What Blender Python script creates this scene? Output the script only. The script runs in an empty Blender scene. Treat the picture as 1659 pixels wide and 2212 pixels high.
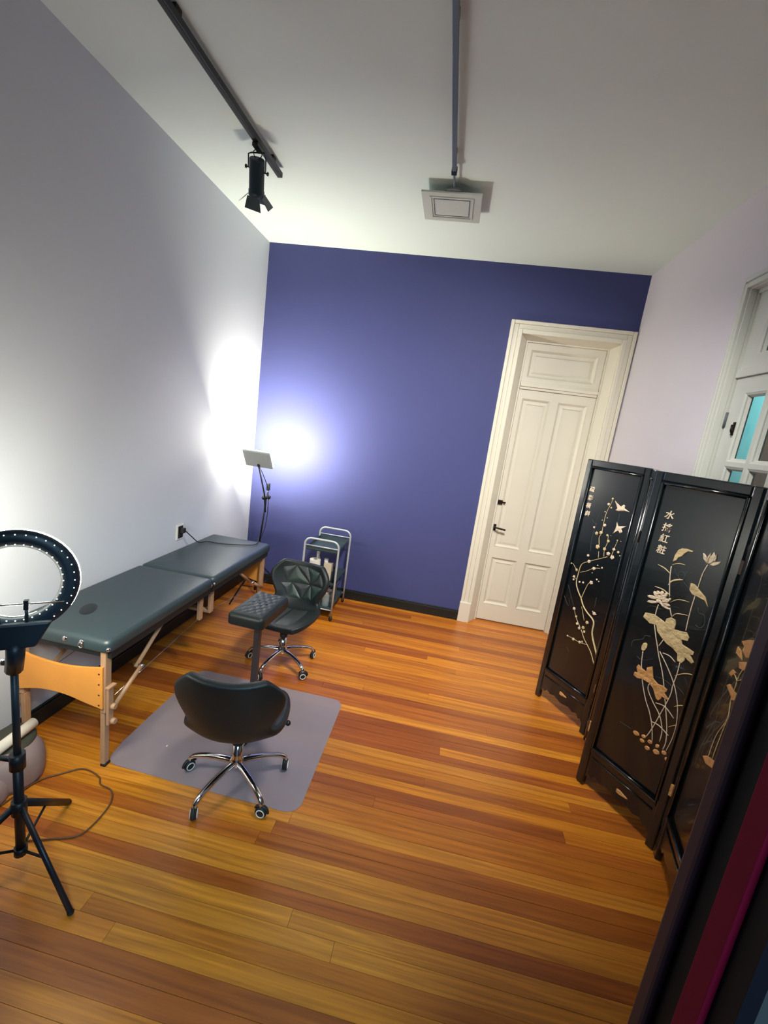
import bpy, math, random, json
from mathutils import Vector, Matrix
C = bpy.context.scene.collection
rnd = random.Random(7)
PI = math.pi

# ---------------------------------------------------------------- camera, world, exposure
def rz(a): return Matrix.Rotation(a, 4, 'Z')
cam_d = bpy.data.cameras.new('camera'); cam = bpy.data.objects.new('camera', cam_d); C.objects.link(cam)
cam_d.sensor_fit = 'HORIZONTAL'; cam_d.sensor_width = 36.0; cam_d.lens = 934.5 / 1659 * 36.0
cam_d.clip_start = 0.02
cam.matrix_world = Matrix.Translation((1.9525, 0.7898, 1.8294)) @ rz(0.1273) @ Matrix.Rotation(1.3728, 4, 'X') @ rz(0.1376)
bpy.context.scene.camera = cam
W = bpy.data.worlds.new('world'); bpy.context.scene.world = W; W.use_nodes = True
W.node_tree.nodes['Background'].inputs[0].default_value = (0.55, 0.68, 0.9, 1)
W.node_tree.nodes['Background'].inputs[1].default_value = 0.10
vs = bpy.context.scene.view_settings
vs.view_transform = 'Standard'; vs.look = 'None'; vs.gamma = 1.0; vs.use_curve_mapping = False
vs.exposure = 0.55
PANEL_EMIT = 345.0      # LED panel in the far corner
RING_EMIT = 60.0       # ring light on the left

def area_light(name, loc, target, sx, sy, power, col):
    d = bpy.data.lights.new(name, 'AREA'); d.shape = 'RECTANGLE'; d.size = sx; d.size_y = sy
    d.energy = power; d.color = col
    o = bpy.data.objects.new(name, d); C.objects.link(o); o.location = loc
    o.rotation_euler = (Vector(target) - Vector(loc)).to_track_quat('-Z', 'Y').to_euler()
    return o
hl_ = area_light('hall_fill', (2.45, -0.1, 2.55), (1.15, 1.7, 0.0), 0.6, 0.6, 10.0, (0.45, 0.75, 1.0)); hl_.data.spread = 1.3  # added fill behind the camera, lifts the near floor; no lamp known there
# added wide fill with no fitting, out of frame, brightening the back of the room
fl_ = area_light('room_fill', (2.25, 2.2, 3.20), (1.95, 4.75, 0.6), 0.45, 0.45, 33.0, (1.0, 0.96, 0.88)); fl_.data.spread = 1.7
area_light('patio_fill', (3.85, 4.9, 3.1), (4.6, 5.3, 1.6), 0.4, 0.4, 24.0, (1.0, 0.98, 0.9))  # added unseen light, brightens the patio wall behind the panes

# ---------------------------------------------------------------- materials
def mat(name, col, rough=0.6, metal=0.0, emit=0.0, ecol=None, coat=0.0, spec=0.5, noise=None, bump=None, trans=0.0, alpha=1.0):
    m = bpy.data.materials.new(name); m.use_nodes = True
    nt = m.node_tree; b = nt.nodes['Principled BSDF']
    b.inputs['Base Color'].default_value = (*col, 1); b.inputs['Roughness'].default_value = rough
    b.inputs['Metallic'].default_value = metal; b.inputs['Coat Weight'].default_value = coat
    b.inputs['Specular IOR Level'].default_value = spec
    b.inputs['Transmission Weight'].default_value = trans
    b.inputs['Alpha'].default_value = alpha
    if emit:
        b.inputs['Emission Color'].default_value = (*(ecol or col), 1); b.inputs['Emission Strength'].default_value = emit
    if noise or bump:
        tc = nt.nodes.new('ShaderNodeTexCoord')
    if noise:       # (scale, amount): gentle colour variation
        n = nt.nodes.new('ShaderNodeTexNoise'); n.inputs['Scale'].default_value = noise[0]; n.inputs['Detail'].default_value = 5
        nt.links.new(tc.outputs['Object'], n.inputs['Vector'])
        mx = nt.nodes.new('ShaderNodeMixRGB'); mx.blend_type = 'MIX'
        mx.inputs[1].default_value = (*[c * (1 - noise[1]) for c in col], 1)
        mx.inputs[2].default_value = (*[min(1, c * (1 + noise[1])) for c in col], 1)
        nt.links.new(n.outputs['Fac'], mx.inputs[0]); nt.links.new(mx.outputs[0], b.inputs['Base Color'])
    if bump:        # (scale, strength)
        n2 = nt.nodes.new('ShaderNodeTexNoise'); n2.inputs['Scale'].default_value = bump[0]; n2.inputs['Detail'].default_value = 6
        nt.links.new(tc.outputs['Object'], n2.inputs['Vector'])
        bp = nt.nodes.new('ShaderNodeBump'); bp.inputs['Strength'].default_value = bump[1]; bp.inputs['Distance'].default_value = 0.01
        nt.links.new(n2.outputs['Fac'], bp.inputs['Height']); nt.links.new(bp.outputs['Normal'], b.inputs['Normal'])
    return m

def plank_material():
    m = bpy.data.materials.new('varnished_pine'); m.use_nodes = True
    nt = m.node_tree; N = nt.nodes; L = nt.links; b = N['Principled BSDF']
    tc = N.new('ShaderNodeTexCoord'); oi = N.new('ShaderNodeObjectInfo')
    add = N.new('ShaderNodeVectorMath'); add.operation = 'ADD'
    mul = N.new('ShaderNodeVectorMath'); mul.operation = 'SCALE'; mul.inputs['Scale'].default_value = 37.0
    cmb = N.new('ShaderNodeCombineXYZ'); L.new(oi.outputs['Random'], cmb.inputs[0]); L.new(oi.outputs['Random'], cmb.inputs[1])
    L.new(cmb.outputs[0], mul.inputs[0]); L.new(tc.outputs['Object'], add.inputs[0]); L.new(mul.outputs[0], add.inputs[1])
    mp = N.new('ShaderNodeMapping'); mp.inputs['Scale'].default_value = (1.3, 38, 1); L.new(add.outputs[0], mp.inputs[0])
    n = N.new('ShaderNodeTexNoise'); n.inputs['Scale'].default_value = 1.6; n.inputs['Detail'].default_value = 7; n.inputs['Distortion'].default_value = 0.6
    L.new(mp.outputs[0], n.inputs['Vector'])
    rp = N.new('ShaderNodeValToRGB'); rp.color_ramp.elements[0].position = 0.3; rp.color_ramp.elements[0].color = (0.62, 0.5, 0.42, 1)
    rp.color_ramp.elements[1].position = 0.72; rp.color_ramp.elements[1].color = (1.18, 1.12, 1.0, 1)
    L.new(n.outputs['Fac'], rp.inputs[0])
    mx = N.new('ShaderNodeMixRGB'); mx.blend_type = 'MULTIPLY'; mx.inputs[0].default_value = 1
    L.new(oi.outputs['Color'], mx.inputs[1]); L.new(rp.outputs[0], mx.inputs[2]); L.new(mx.outputs[0], b.inputs['Base Color'])
    n3 = N.new('ShaderNodeTexNoise'); n3.inputs['Scale'].default_value = 6; n3.inputs['Detail'].default_value = 4
    L.new(tc.outputs['Object'], n3.inputs['Vector'])
    mr = N.new('ShaderNodeMapRange'); mr.inputs[3].default_value = 0.30; mr.inputs[4].default_value = 0.44
    L.new(n3.outputs['Fac'], mr.inputs[0]); L.new(mr.outputs[0], b.inputs['Roughness'])
    b.inputs['Coat Weight'].default_value = 0.2; b.inputs['Coat Roughness'].default_value = 0.26
    return m

M = dict(
    plank=plank_material(),
    subfloor=mat('subfloor', (0.045, 0.018, 0.008), 0.8),
    wall_lilac=mat('lilac_white_paint', (0.60, 0.64, 0.72), 0.75, noise=(1.5, 0.02), bump=(60, 0.04)),
    wall_right=mat('pale_lilac_paint', (0.66, 0.63, 0.69), 0.75, noise=(1.5, 0.02), bump=(60, 0.04)),
    wall_blue=mat('violet_blue_paint', (0.058, 0.067, 0.190), 0.6, spec=0.15, noise=(2.0, 0.05), bump=(50, 0.05)),
    ceiling=mat('ceiling_paint', (0.70, 0.79, 0.76), 0.8, noise=(1.2, 0.02)),
    black_base=mat('black_baseboard_paint', (0.006, 0.009, 0.009), 0.45),
    cream=mat('cream_gloss_paint', (0.68, 0.65, 0.55), 0.42, noise=(3, 0.03)),
    cream_cool=mat('grey_white_paint', (0.60, 0.62, 0.58), 0.42, noise=(3, 0.03)),
    dark_metal=mat('dark_bronze', (0.05, 0.035, 0.03), 0.35, 0.8),
    black_metal=mat('black_powder_coat', (0.010, 0.014, 0.020), 0.42, 0.2),
    blue_black=mat('blue_black_plastic', (0.012, 0.026, 0.040), 0.42),
    grey_rail=mat('grey_conduit', (0.14, 0.17, 0.20), 0.5, 0.3),
    chrome=mat('chrome', (0.72, 0.72, 0.74), 0.12, 1.0),
    leather=mat('black_leatherette', (0.010, 0.015, 0.016), 0.44, spec=0.42, bump=(220, 0.12)),
    leather_green=mat('green_black_leatherette', (0.026, 0.046, 0.040), 0.42, spec=0.6, bump=(220, 0.12)),
    leather_grey=mat('grey_black_leatherette', (0.030, 0.036, 0.038), 0.46, spec=0.6, bump=(220, 0.12)),
    table_vinyl=mat('blue_green_black_vinyl', (0.026, 0.046, 0.053), 0.40, spec=0.7, bump=(180, 0.10)),
    rubber=mat('black_rubber', (0.01, 0.011, 0.012), 0.6),
    white_plastic=mat('white_plastic', (0.75, 0.74, 0.68), 0.45),
    beech=mat('beech_wood', (0.46, 0.27, 0.15), 0.5, noise=(14, 0.2)),
    orange_ply=mat('orange_plywood', (0.80, 0.33, 0.06), 0.45, noise=(9, 0.12)),
    lacquer=mat('black_lacquer', (0.003, 0.006, 0.008), 0.22, coat=0.35, spec=0.5, bump=(9, 0.02)),
    lacquer_frame=mat('black_lacquer_frame', (0.004, 0.007, 0.009), 0.20, coat=0.35),
    bone=mat('carved_bone', (0.62, 0.49, 0.26), 0.40, noise=(30, 0.35), bump=(45, 0.9)),
    bone_pale=mat('pale_carved_bone', (0.72, 0.60, 0.45), 0.45, noise=(40, 0.18), bump=(70, 0.6)),
    bone_amber=mat('amber_carved_bone', (0.62, 0.33, 0.12), 0.45, noise=(30, 0.3), bump=(45, 0.9)),
    faint_paint=mat('faded_grey_green_paint', (0.035, 0.06, 0.06), 0.5),
    steel_tube=mat('pale_grey_tube', (0.55, 0.60, 0.60), 0.35, 0.35),
    shelf=mat('dark_grey_shelf', (0.055, 0.085, 0.095), 0.4, 0.3),
    tray=mat('steel_tray', (0.30, 0.36, 0.38), 0.25, 0.8),
    white_paper=mat('white_paper', (0.78, 0.76, 0.68), 0.8),
    beige=mat('beige_card', (0.62, 0.52, 0.38), 0.7),
    white_lamp=mat('white_lamp_enamel', (0.50, 0.53, 0.49), 0.4),
    dark_line=mat('dark_grey_groove', (0.10, 0.12, 0.13), 0.6),
    vinyl_bag=mat('mauve_grey_cloth', (0.30, 0.24, 0.25), 0.6, noise=(5, 0.15), bump=(12, 0.5)),
    vinyl_bag_dark=mat('dark_olive_cloth', (0.055, 0.06, 0.045), 0.7, noise=(6, 0.2)),
    cable=mat('black_cable', (0.012, 0.012, 0.014), 0.5),
    cable_brown=mat('brown_cable', (0.12, 0.05, 0.02), 0.5),
    burgundy=mat('burgundy_paint', (0.15, 0.002, 0.020), 0.7, spec=0.15),
    jamb_black=mat('black_door_paint', (0.004, 0.005, 0.009), 0.6, spec=0.2),
    jamb_edge_sheen=mat('dark_plum_highlight', (0.035, 0.016, 0.026), 0.5, spec=0.25),
    hall_grey=mat('hall_grey_paint', (0.035, 0.042, 0.044), 0.8, noise=(20, 0.15)),
    patio_cyan=mat('turquoise_render', (0.14, 0.46, 0.50), 0.8, noise=(3, 0.06)),
    patio_brown=mat('brown_timber', (0.30, 0.17, 0.10), 0.7, noise=(5, 0.15)),
    led=mat('led_panel_diffuser', (1, 0.97, 0.86), 0.5, emit=PANEL_EMIT, ecol=(1.0, 0.93, 0.74)),
    ring_led=mat('ring_diffuser', (1, 0.97, 0.86), 0.5, emit=RING_EMIT, ecol=(1.0, 0.95, 0.78)),
    ring_dot=mat('vent_glow', (1, 1, 0.9), 0.5, emit=2.2, ecol=(1.0, 0.97, 0.85)),
    post_metal=mat('dark_plum_grey_metal', (0.055, 0.045, 0.05), 0.45, 0.3),
    grey_back=mat('grey_lamp_back', (0.42, 0.46, 0.46), 0.45),
)
def glass_mat():
    m = bpy.data.materials.new('window_glass'); m.use_nodes = True
    nt = m.node_tree; nt.nodes.remove(nt.nodes['Principled BSDF'])
    g = nt.nodes.new('ShaderNodeBsdfGlossy'); g.inputs['Roughness'].default_value = 0.03
    t = nt.nodes.new('ShaderNodeBsdfTransparent'); t.inputs[0].default_value = (0.86, 0.95, 0.96, 1)
    mx = nt.nodes.new('ShaderNodeMixShader'); mx.inputs[0].default_value = 0.06
    nt.links.new(t.outputs[0], mx.inputs[1]); nt.links.new(g.outputs[0], mx.inputs[2])
    nt.links.new(mx.outputs[0], nt.nodes['Material Output'].inputs[0]); return m
M['glass'] = glass_mat()
def film_mat(name, tint, col, fac, rough=0.3):
    m = bpy.data.materials.new(name); m.use_nodes = True; nt = m.node_tree; b = nt.nodes['Principled BSDF']
    b.inputs['Base Color'].default_value = (*col, 1); b.inputs['Roughness'].default_value = rough
    t = nt.nodes.new('ShaderNodeBsdfTransparent'); t.inputs[0].default_value = (*tint, 1)
    mx = nt.nodes.new('ShaderNodeMixShader'); mx.inputs[0].default_value = fac
    n = nt.nodes.new('ShaderNodeTexNoise'); n.inputs['Scale'].default_value = 5; tc = nt.nodes.new('ShaderNodeTexCoord'); nt.links.new(tc.outputs['Object'], n.inputs['Vector'])
    mr = nt.nodes.new('ShaderNodeMapRange'); mr.inputs[3].default_value = fac - 0.03; mr.inputs[4].default_value = fac + 0.03
    nt.links.new(n.outputs['Fac'], mr.inputs[0]); nt.links.new(mr.outputs[0], mx.inputs[0])
    nt.links.new(t.outputs[0], mx.inputs[1]); nt.links.new(b.outputs[0], mx.inputs[2])
    nt.links.new(mx.outputs[0], nt.nodes['Material Output'].inputs[0]); return m
M['mat_film'] = film_mat('hazy_clear_vinyl', (0.93, 0.93, 0.96), (0.44, 0.38, 0.41), 0.45, 0.32)
M['clear_plastic'] = film_mat('clear_plastic', (0.9, 0.93, 0.93), (0.5, 0.55, 0.55), 0.35, 0.15)

# ---------------------------------------------------------------- mesh building
class MB:
    def __init__(s): s.v = []; s.f = []; s.sm = []
    def add(s, vs_, fs, smooth=False, T=None):
        o = len(s.v); s.v += [tuple(T @ Vector(p)) if T else tuple(p) for p in vs_]
        s.f += [tuple(i + o for i in f) for f in fs]; s.sm += [smooth] * len(fs); return s
    def box(s, x0, x1, y0, y1, z0, z1, T=None):
        x0, x1 = min(x0, x1), max(x0, x1); y0, y1 = min(y0, y1), max(y0, y1); z0, z1 = min(z0, z1), max(z0, z1)
        return s.add([(x0,y0,z0),(x1,y0,z0),(x1,y1,z0),(x0,y1,z0),(x0,y0,z1),(x1,y0,z1),(x1,y1,z1),(x0,y1,z1)],
                     [(0,3,2,1),(4,5,6,7),(0,1,5,4),(1,2,6,5),(2,3,7,6),(3,0,4,7)], False, T)
    def tube(s, pts, r, n=10, cap=True, T=None, flat=1.0, closed=False):
        pts = [Vector(p) for p in pts]; rr = r if isinstance(r, (list, tuple)) else [r] * len(pts)
        up = None; vv = []; ff = []
        for i, p in enumerate(pts):
            a = pts[i - 1] if (i or closed) else pts[0]; b = pts[(i + 1) % len(pts)] if (closed or i + 1 < len(pts)) else pts[-1]
            d = (b - a).normalized()
            if up is None: up = Vector((0, 0, 1)) if abs(d.z) < 0.9 else Vector((0, 1, 0))
            side = d.cross(up); side.normalize(); up2 = side.cross(d).normalized(); up = up2
            for k in range(n):
                t = 2 * PI * k / n
                vv.append(p + side * math.cos(t) * rr[i] + up2 * math.sin(t) * rr[i] * flat)
        m = len(pts)
        for i in range(m if closed else m - 1):
            j = (i + 1) % m
            for k in range(n):
                k2 = (k + 1) % n; ff.append((i*n+k, i*n+k2, j*n+k2, j*n+k))
        s.add(vv, ff, True, T)
        if cap and not closed:
            o = len(s.v) - len(vv)
            s.f.append(tuple(o + k for k in reversed(range(n)))); s.sm.append(False)
            s.f.append(tuple(o + (m - 1) * n + k for k in range(n))); s.sm.append(False)
        return s
    def lathe(s, prof, n=20, T=None, smooth=True, cap=True):   # prof: (r, z) list, axis z
        vv = []; ff = []
        for r, z in prof:
            for k in range(n): t = 2*PI*k/n; vv.append((r*math.cos(t), r*math.sin(t), z))
        for i in range(len(prof)-1):
            for k in range(n): k2=(k+1)%n; ff.append((i*n+k, i*n+k2, (i+1)*n+k2, (i+1)*n+k))
        s.add(vv, ff, smooth, T); o = len(s.v) - len(vv)
        if cap and prof[0][0] > 1e-4: s.f.append(tuple(o + k for k in reversed(range(n)))); s.sm.append(False)
        if cap and prof[-1][0] > 1e-4: s.f.append(tuple(o + (len(prof)-1)*n + k for k in range(n))); s.sm.append(False)
        return s
    def prism(s, pts, d0, d1, T=None, bev=0.0):      # pts (x, z) polygon, extruded along y d0..d1 ; bev: dome inset at d1
        n = len(pts); cx = sum(p[0] for p in pts)/n; cz = sum(p[1] for p in pts)/n
        vv = [(x, d0, z) for x, z in pts] + [(x, d1 - (d1-d0)*0.5*(bev>0), z) for x, z in pts]
        ff = [tuple(range(n))] + [(k, k+n, (k+1)%n+n, (k+1)%n) for k in range(n)]
        if bev > 0:
            vv += [(x + (cx-x)*bev, d1, z + (cz-z)*bev) for x, z in pts]
            ff += [(k+n, k+2*n, (k+1)%n+2*n, (k+1)%n+n) for k in range(n)] + [tuple(reversed(range(2*n, 3*n)))]
        else: ff += [tuple(reversed(range(n, 2*n)))]
        return s.add(vv, ff, False, T)
    def ball(s, c, r, n=8, m=5, T=None, sc=(1,1,1)):
        prof = [(max(1e-5, r*math.sin(PI*i/m)), -r*math.cos(PI*i/m)) for i in range(m+1)]
        TT = Matrix.Translation(c) @ Matrix.Diagonal((*sc, 1)); TT = (T @ TT) if T else TT
        return s.lathe(prof, n, TT)
    def build(s, name, m, parent=None, bevel=0, seg=2, world=True):
        me = bpy.data.meshes.new(name)
        vv = s.v
        if parent is not None and world:
            inv = WM[parent.name].inverted(); vv = [tuple(inv @ Vector(p)) for p in s.v]
        me.from_pydata(vv, [], s.f); me.validate(); 
        if len(me.polygons) == len(s.sm): me.polygons.foreach_set('use_smooth', s.sm)
        me.materials.append(M[m] if isinstance(m, str) else m)
        o = bpy.data.objects.new(name, me); C.objects.link(o)
        if parent is not None:
            o.parent = parent; WM[o.name] = WM[parent.name].copy()
        else: WM[o.name] = Matrix()
        if bevel:
            b = o.modifiers.new('bevel', 'BEVEL'); b.width = bevel; b.segments = seg; b.limit_method = 'ANGLE'; b.angle_limit = 0.6
        return o
WM = {}
def tag(o, label=None, cat=None, group=None, kind=None):
    if label: o['label'] = label
    if cat: o['category'] = cat
    if group: o['group'] = group
    if kind: o['kind'] = kind
    return o
def thing(name, label, cat, loc=(0,0,0), rot=0.0, group=None):
    o = bpy.data.objects.new(name, None); C.objects.link(o); o.location = loc; o.rotation_euler = (0,0,rot)
    o.empty_display_size = 0.05
    WM[o.name] = Matrix.Translation(loc) @ rz(rot); return tag(o, label, cat, group)
def single(mb, name, m, label, cat, group=None, bevel=0, seg=2):
    # a one-mesh thing with its origin at its base centre
    n = len(mb.v); cx = sum(v[0] for v in mb.v)/n; cy = sum(v[1] for v in mb.v)/n; cz = min(v[2] for v in mb.v)
    mb.v = [(x-cx, y-cy, z-cz) for x, y, z in mb.v]
    o = mb.build(name, m, None, bevel, seg); o.location = (cx, cy, cz); return tag(o, label, cat, group)
def struct(mb, name, m, parent=None, bevel=0):
    o = mb.build(name, m, parent, bevel)
    if parent is None: o['kind'] = 'structure'
    return o
def copy_tree(o, parent=None):
    c = o.copy(); C.objects.link(c); c.parent = parent
    for ch in [x for x in bpy.data.objects if x.parent == o]: copy_tree(ch, c)
    return c
def crom(pts, k=5):     # smooth polyline
    P = [Vector(p) for p in pts]; out = []
    for i in range(len(P)-1):
        a = P[max(i-1,0)]; b = P[i]; c = P[i+1]; d = P[min(i+2,len(P)-1)]
        for j in range(k):
            t = j/k; out.append(0.5*((2*b)+(c-a)*t+(2*a-5*b+4*c-d)*t*t+(3*b-3*c+d-a)*t**3))
    out.append(P[-1]); return out

# ================================================================ STRUCTURE
RW, RD, RH, FY = 3.38, 5.0, 3.34, 1.25      # right wall x, back wall y, ceiling z, room-side face of front wall
# --- floor: sub-floor slab with every plank laid on it
fl = struct(MB().box(-0.1, RW+0.1, -0.6, 5.32, -0.06, -0.021), 'floor', 'subfloor')
PW = 0.065
def tone(kind):
    r = rnd.random
    base = dict(dark=(0.36, 0.10, 0.012), red=(0.44, 0.135, 0.014), mid=(0.54, 0.185, 0.014), gold=(0.62, 0.235, 0.016), pale=(0.66, 0.27, 0.026))[kind]
    k = 0.9 + 0.2*r(); return tuple(c*k for c in base) + (1,)
special = {3.434:'dark', 3.109:'dark', 2.784:'red', 2.654:'dark', 2.589:'red', 2.069:'dark', 3.304:'red', 3.629:'red', 4.149:'dark', 4.864:'red', 2.329:'red', 2.264:'red', 3.499:'gold', 3.564:'gold', 3.239:'pale', 2.199:'pale', 2.134:'pale', 2.004:'pale', 1.939:'pale', 3.824:'gold', 3.889:'gold', 3.954:'mid'}
rows = []
y = 3.434 - 44*PW
while y < 5.20: rows.append(round(y, 3)); y += PW
for ri, y0 in enumerate(rows):
    kd = special.get(y0)
    x = -0.02; x_end = 3.30 if y0 > 4.99 else RW+0.0; 
    if y0 + PW > 5.0: x = 2.41
    cuts = [x]; c = x + rnd.uniform(0.8, 3.6)
    while c < x_end - 0.5: cuts.append(c); c += rnd.uniform(2.2, 3.6)
    cuts.append(x_end)
    for a, b in zip(cuts[:-1], cuts[1:]):
        k = kd if (kd and rnd.random() < 0.8) else rnd.choice(['mid','mid','gold','gold','red','pale','mid','gold','dark'] )
        z = -rnd.uniform(0, 0.0006); L = b-a-0.0012
        o = MB().box(-L/2, L/2, -PW/2+0.0006, PW/2-0.0006, -0.02, 0).build('plank', 'plank')
        o.location = ((a+b)/2, y0+PW/2, z); o.parent = fl; o.color = tone(k)

# --- walls and ceiling
struct(MB().box(-0.15, 0, FY-0.12, 5.15, -0.06, RH+0.1), 'wall_left', 'wall_lilac')
wb = MB(); DX0, DX1, DZ = 2.42, 3.27, 2.78
wb.box(-0.15, DX0, RD, RD+0.2, -0.06, RH+0.1); wb.box(DX1, RW+0.1, RD, RD+0.2, -0.06, RH+0.1); wb.box(DX0, DX1, RD, RD+0.2, DZ, RH+0.1)
struct(wb, 'wall_back', 'wall_blue')
wr = MB(); WY0, WY1, WZ = 2.39, 3.51, 2.79
wr.box(RW, RW+0.15, FY-0.12, WY0, -0.06, RH+0.1); wr.box(RW, RW+0.15, WY1, RD+0.2, -0.06, RH+0.1); wr.box(RW, RW+0.15, WY0, WY1, WZ, RH+0.1)
struct(wr, 'wall_right', 'wall_right')
struct(MB().box(-0.15, RW+0.15, FY-0.12, 5.2, RH, RH+0.12), 'ceiling', 'ceiling')
OX0, OX1 = 1.24, 2.285
wf = MB(); wf.box(-0.15, OX0, 1.147, FY, -0.06, RH); wf.box(OX1+0.028, RW+0.15, 1.147, FY, -0.06, RH); wf.box(OX0, OX1+0.028, 1.147, FY, 2.72, RH)
struct(wf, 'wall_front', 'hall_grey')
# near door jamb, stripes of black and burgundy paint
jm = struct(MB().box(OX1+0.012, OX1+0.027, 1.146, 1.252, 0, 2.72), 'trim_1', 'jamb_black'); tag(jm, 'black and burgundy painted door jamb close to the camera at the right edge')
struct(MB().box(OX1, OX1+0.012, 1.230, 1.2515, 0, 2.72), 'corner_bead', 'jamb_edge_sheen', jm, 0.004)  # plum colour stands in for the thin highlight along the jamb edge
tag(struct(MB().box(OX1+0.004, OX1+0.012, 1.171, 1.199, 0, 2.72), 'burgundy_strip', 'burgundy', jm, 0.002), 'burgundy strip')
# baseboards
struct(MB().box(0.0, 0.022, FY, RD, 0, 0.092).box(0.0, 0.014, FY, RD, 0.092, 0.102), 'baseboard_left', 'black_base', None, 0.004)
struct(MB().box(0.022, 2.31, RD-0.022, RD, 0, 0.092).box(0.014, 2.31, RD-0.014, RD, 0.092, 0.102), 'baseboard_back', 'black_base', None, 0.004)
struct(MB().box(RW-0.022, RW, FY, 2.30, 0, 0.1).box(RW-0.022, RW, 3.60, RD-0.022, 0, 0.1), 'baseboard_right', 'black_base', None, 0.004)

# --- door in the blue wall
def ring_rect(mb, x0, x1, z0, z1, w, y0, y1, T=None, bottom=True):
    mb.box(x0, x0+w, y0, y1, z0, z1, T).box(x1-w, x1, y0, y1, z0, z1, T).box(x0+w, x1-w, y0, y1, z1-w, z1, T)
    if bottom: mb.box(x0+w, x1-w, y0, y1, z0, z0+w, T)
    return mb
def slope_ring(mb, x0, x1, z0, z1, w, y0, y1, T=None):      # bevelled frame falling from y0 (outer) to y1 (inner, w in)
    vv = [(x0,y0,z0),(x1,y0,z0),(x1,y0,z1),(x0,y0,z1),(x0+w,y1,z0+w),(x1-w,y1,z0+w),(x1-w,y1,z1-w),(x0+w,y1,z1-w)]
    return mb.add(vv, [(0,1,5,4),(1,2,6,5),(2,3,7,6),(3,0,4,7)], False, T)
d1 = MB()
ring_rect(d1, 2.485, 3.205, 0.0, 2.745, 0.012, 5.085, 5.125, None, False)
door = struct(d1, 'door_1', 'cream'); tag(door, 'tall cream panelled door with a fixed panel above, in the blue wall')
cs = MB()     # architrave: three stepped bands with plinth blocks
for w0, w1, yy in ((0.0, 0.03, 0.030), (0.03, 0.072, 0.022), (0.072, 0.11, 0.036)):
    X0, X1, Z1 = 2.31+w0, 3.369-w0, 2.885-w0; t = w1-w0
    cs.box(X0, X0+t, RD-yy, RD, 0.0, Z1).box(X1-t, X1, RD-yy, RD, 0.0, Z1).box(X0+t, X1-t, RD-yy, RD, Z1-t, Z1)
struct(cs, 'architrave', 'cream', door, 0.005)
for x0 in (2.304, 3.262): struct(MB().box(x0, x0+0.112, RD-0.044, RD, 0, 0.21), 'plinth_block', 'cream', door, 0.006)
jb = MB()     # splayed reveal
y0, y1 = RD-0.01, 5.115
jb.add([(2.42,y0,0),(2.50,y1,0),(2.50,y1,2.735),(2.42,y0,2.775)], [(3,2,1,0)])
jb.add([(3.27,y0,0),(3.19,y1,0),(3.19,y1,2.735),(3.27,y0,2.775)], [(0,1,2,3)])
jb.add([(2.42,y0,2.775),(2.50,y1,2.735),(3.19,y1,2.735),(3.27,y0,2.775)], [(3,2,1,0)])
struct(jb, 'reveal', 'cream', door)
def panelled(name, X0, X1, Z0, Z1, holes, yf, m, parent, dep=0.014, T=None, thick=0.04):
    """stiles and rails around rectangular recessed panels; each panel is a part of its own"""
    xs = sorted({X0, X1, *[h[0] for h in holes], *[h[1] for h in holes]}); zs = sorted({Z0, Z1, *[h[2] for h in holes], *[h[3] for h in holes]})
    mb = MB()
    for i in range(len(xs)-1):
        for j in range(len(zs)-1):
            cx, cz = (xs[i]+xs[i+1])/2, (zs[j]+zs[j+1])/2
            if any(h[0] < cx < h[1] and h[2] < cz < h[3] for h in holes): continue
            mb.box(xs[i], xs[i+1], yf, yf+thick, zs[j], zs[j+1], T)
    fr = struct(mb, name, m, parent)
    for h in holes:
        pm = MB(); slope_ring(pm, h[0], h[1], h[2], h[3], 0.018, yf-0.004, yf+dep, T)
        pm.box(h[0]+0.016, h[1]-0.016, yf+dep, yf+dep+0.006, h[2]+0.016, h[3]-0.016, T)
        slope_ring(pm, h[0]+0.028, h[1]-0.028, h[2]+0.028, h[3]-0.028, 0.02, yf+dep, yf+dep-0.006, T)
        struct(pm, 'door_panel', m, fr)
    return fr
panelled('transom_panel', 2.50, 3.19, 2.385, 2.735, [(2.545, 3.13, 2.435, 2.672)], 5.10, 'cream', door)
struct(MB().box(2.50, 3.19, 5.075, 5.12, 2.345, 2.375).box(2.50, 3.19, 5.088, 5.12, 2.322, 2.392), 'transom_bar', 'cream', door, 0.004)
leaf = panelled('door_leaf', 2.502, 3.188, 0.012, 2.32, [(2.545, 2.795, 0.80, 2.24), (2.873, 3.128, 0.80, 2.24), (2.545, 2.795, 0.19, 0.68), (2.873, 3.128, 0.19, 0.68)], 5.105, 'cream', door)
hd = MB().box(2.505, 2.530, 5.098, 5.105, 0.955, 1.02); hd.tube([(2.517,5.10,0.995),(2.517,5.045,0.995),(2.535,5.042,0.994),(2.615,5.045,0.985)], 0.009, 8)
struct(hd, 'door_handle', 'dark_metal', leaf)
struct(MB().box(2.502, 2.545, 5.085, 5.105, 1.225, 1.265).box(2.535, 2.575, 5.088, 5.098, 1.238, 1.252), 'latch', 'dark_metal', leaf)

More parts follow.
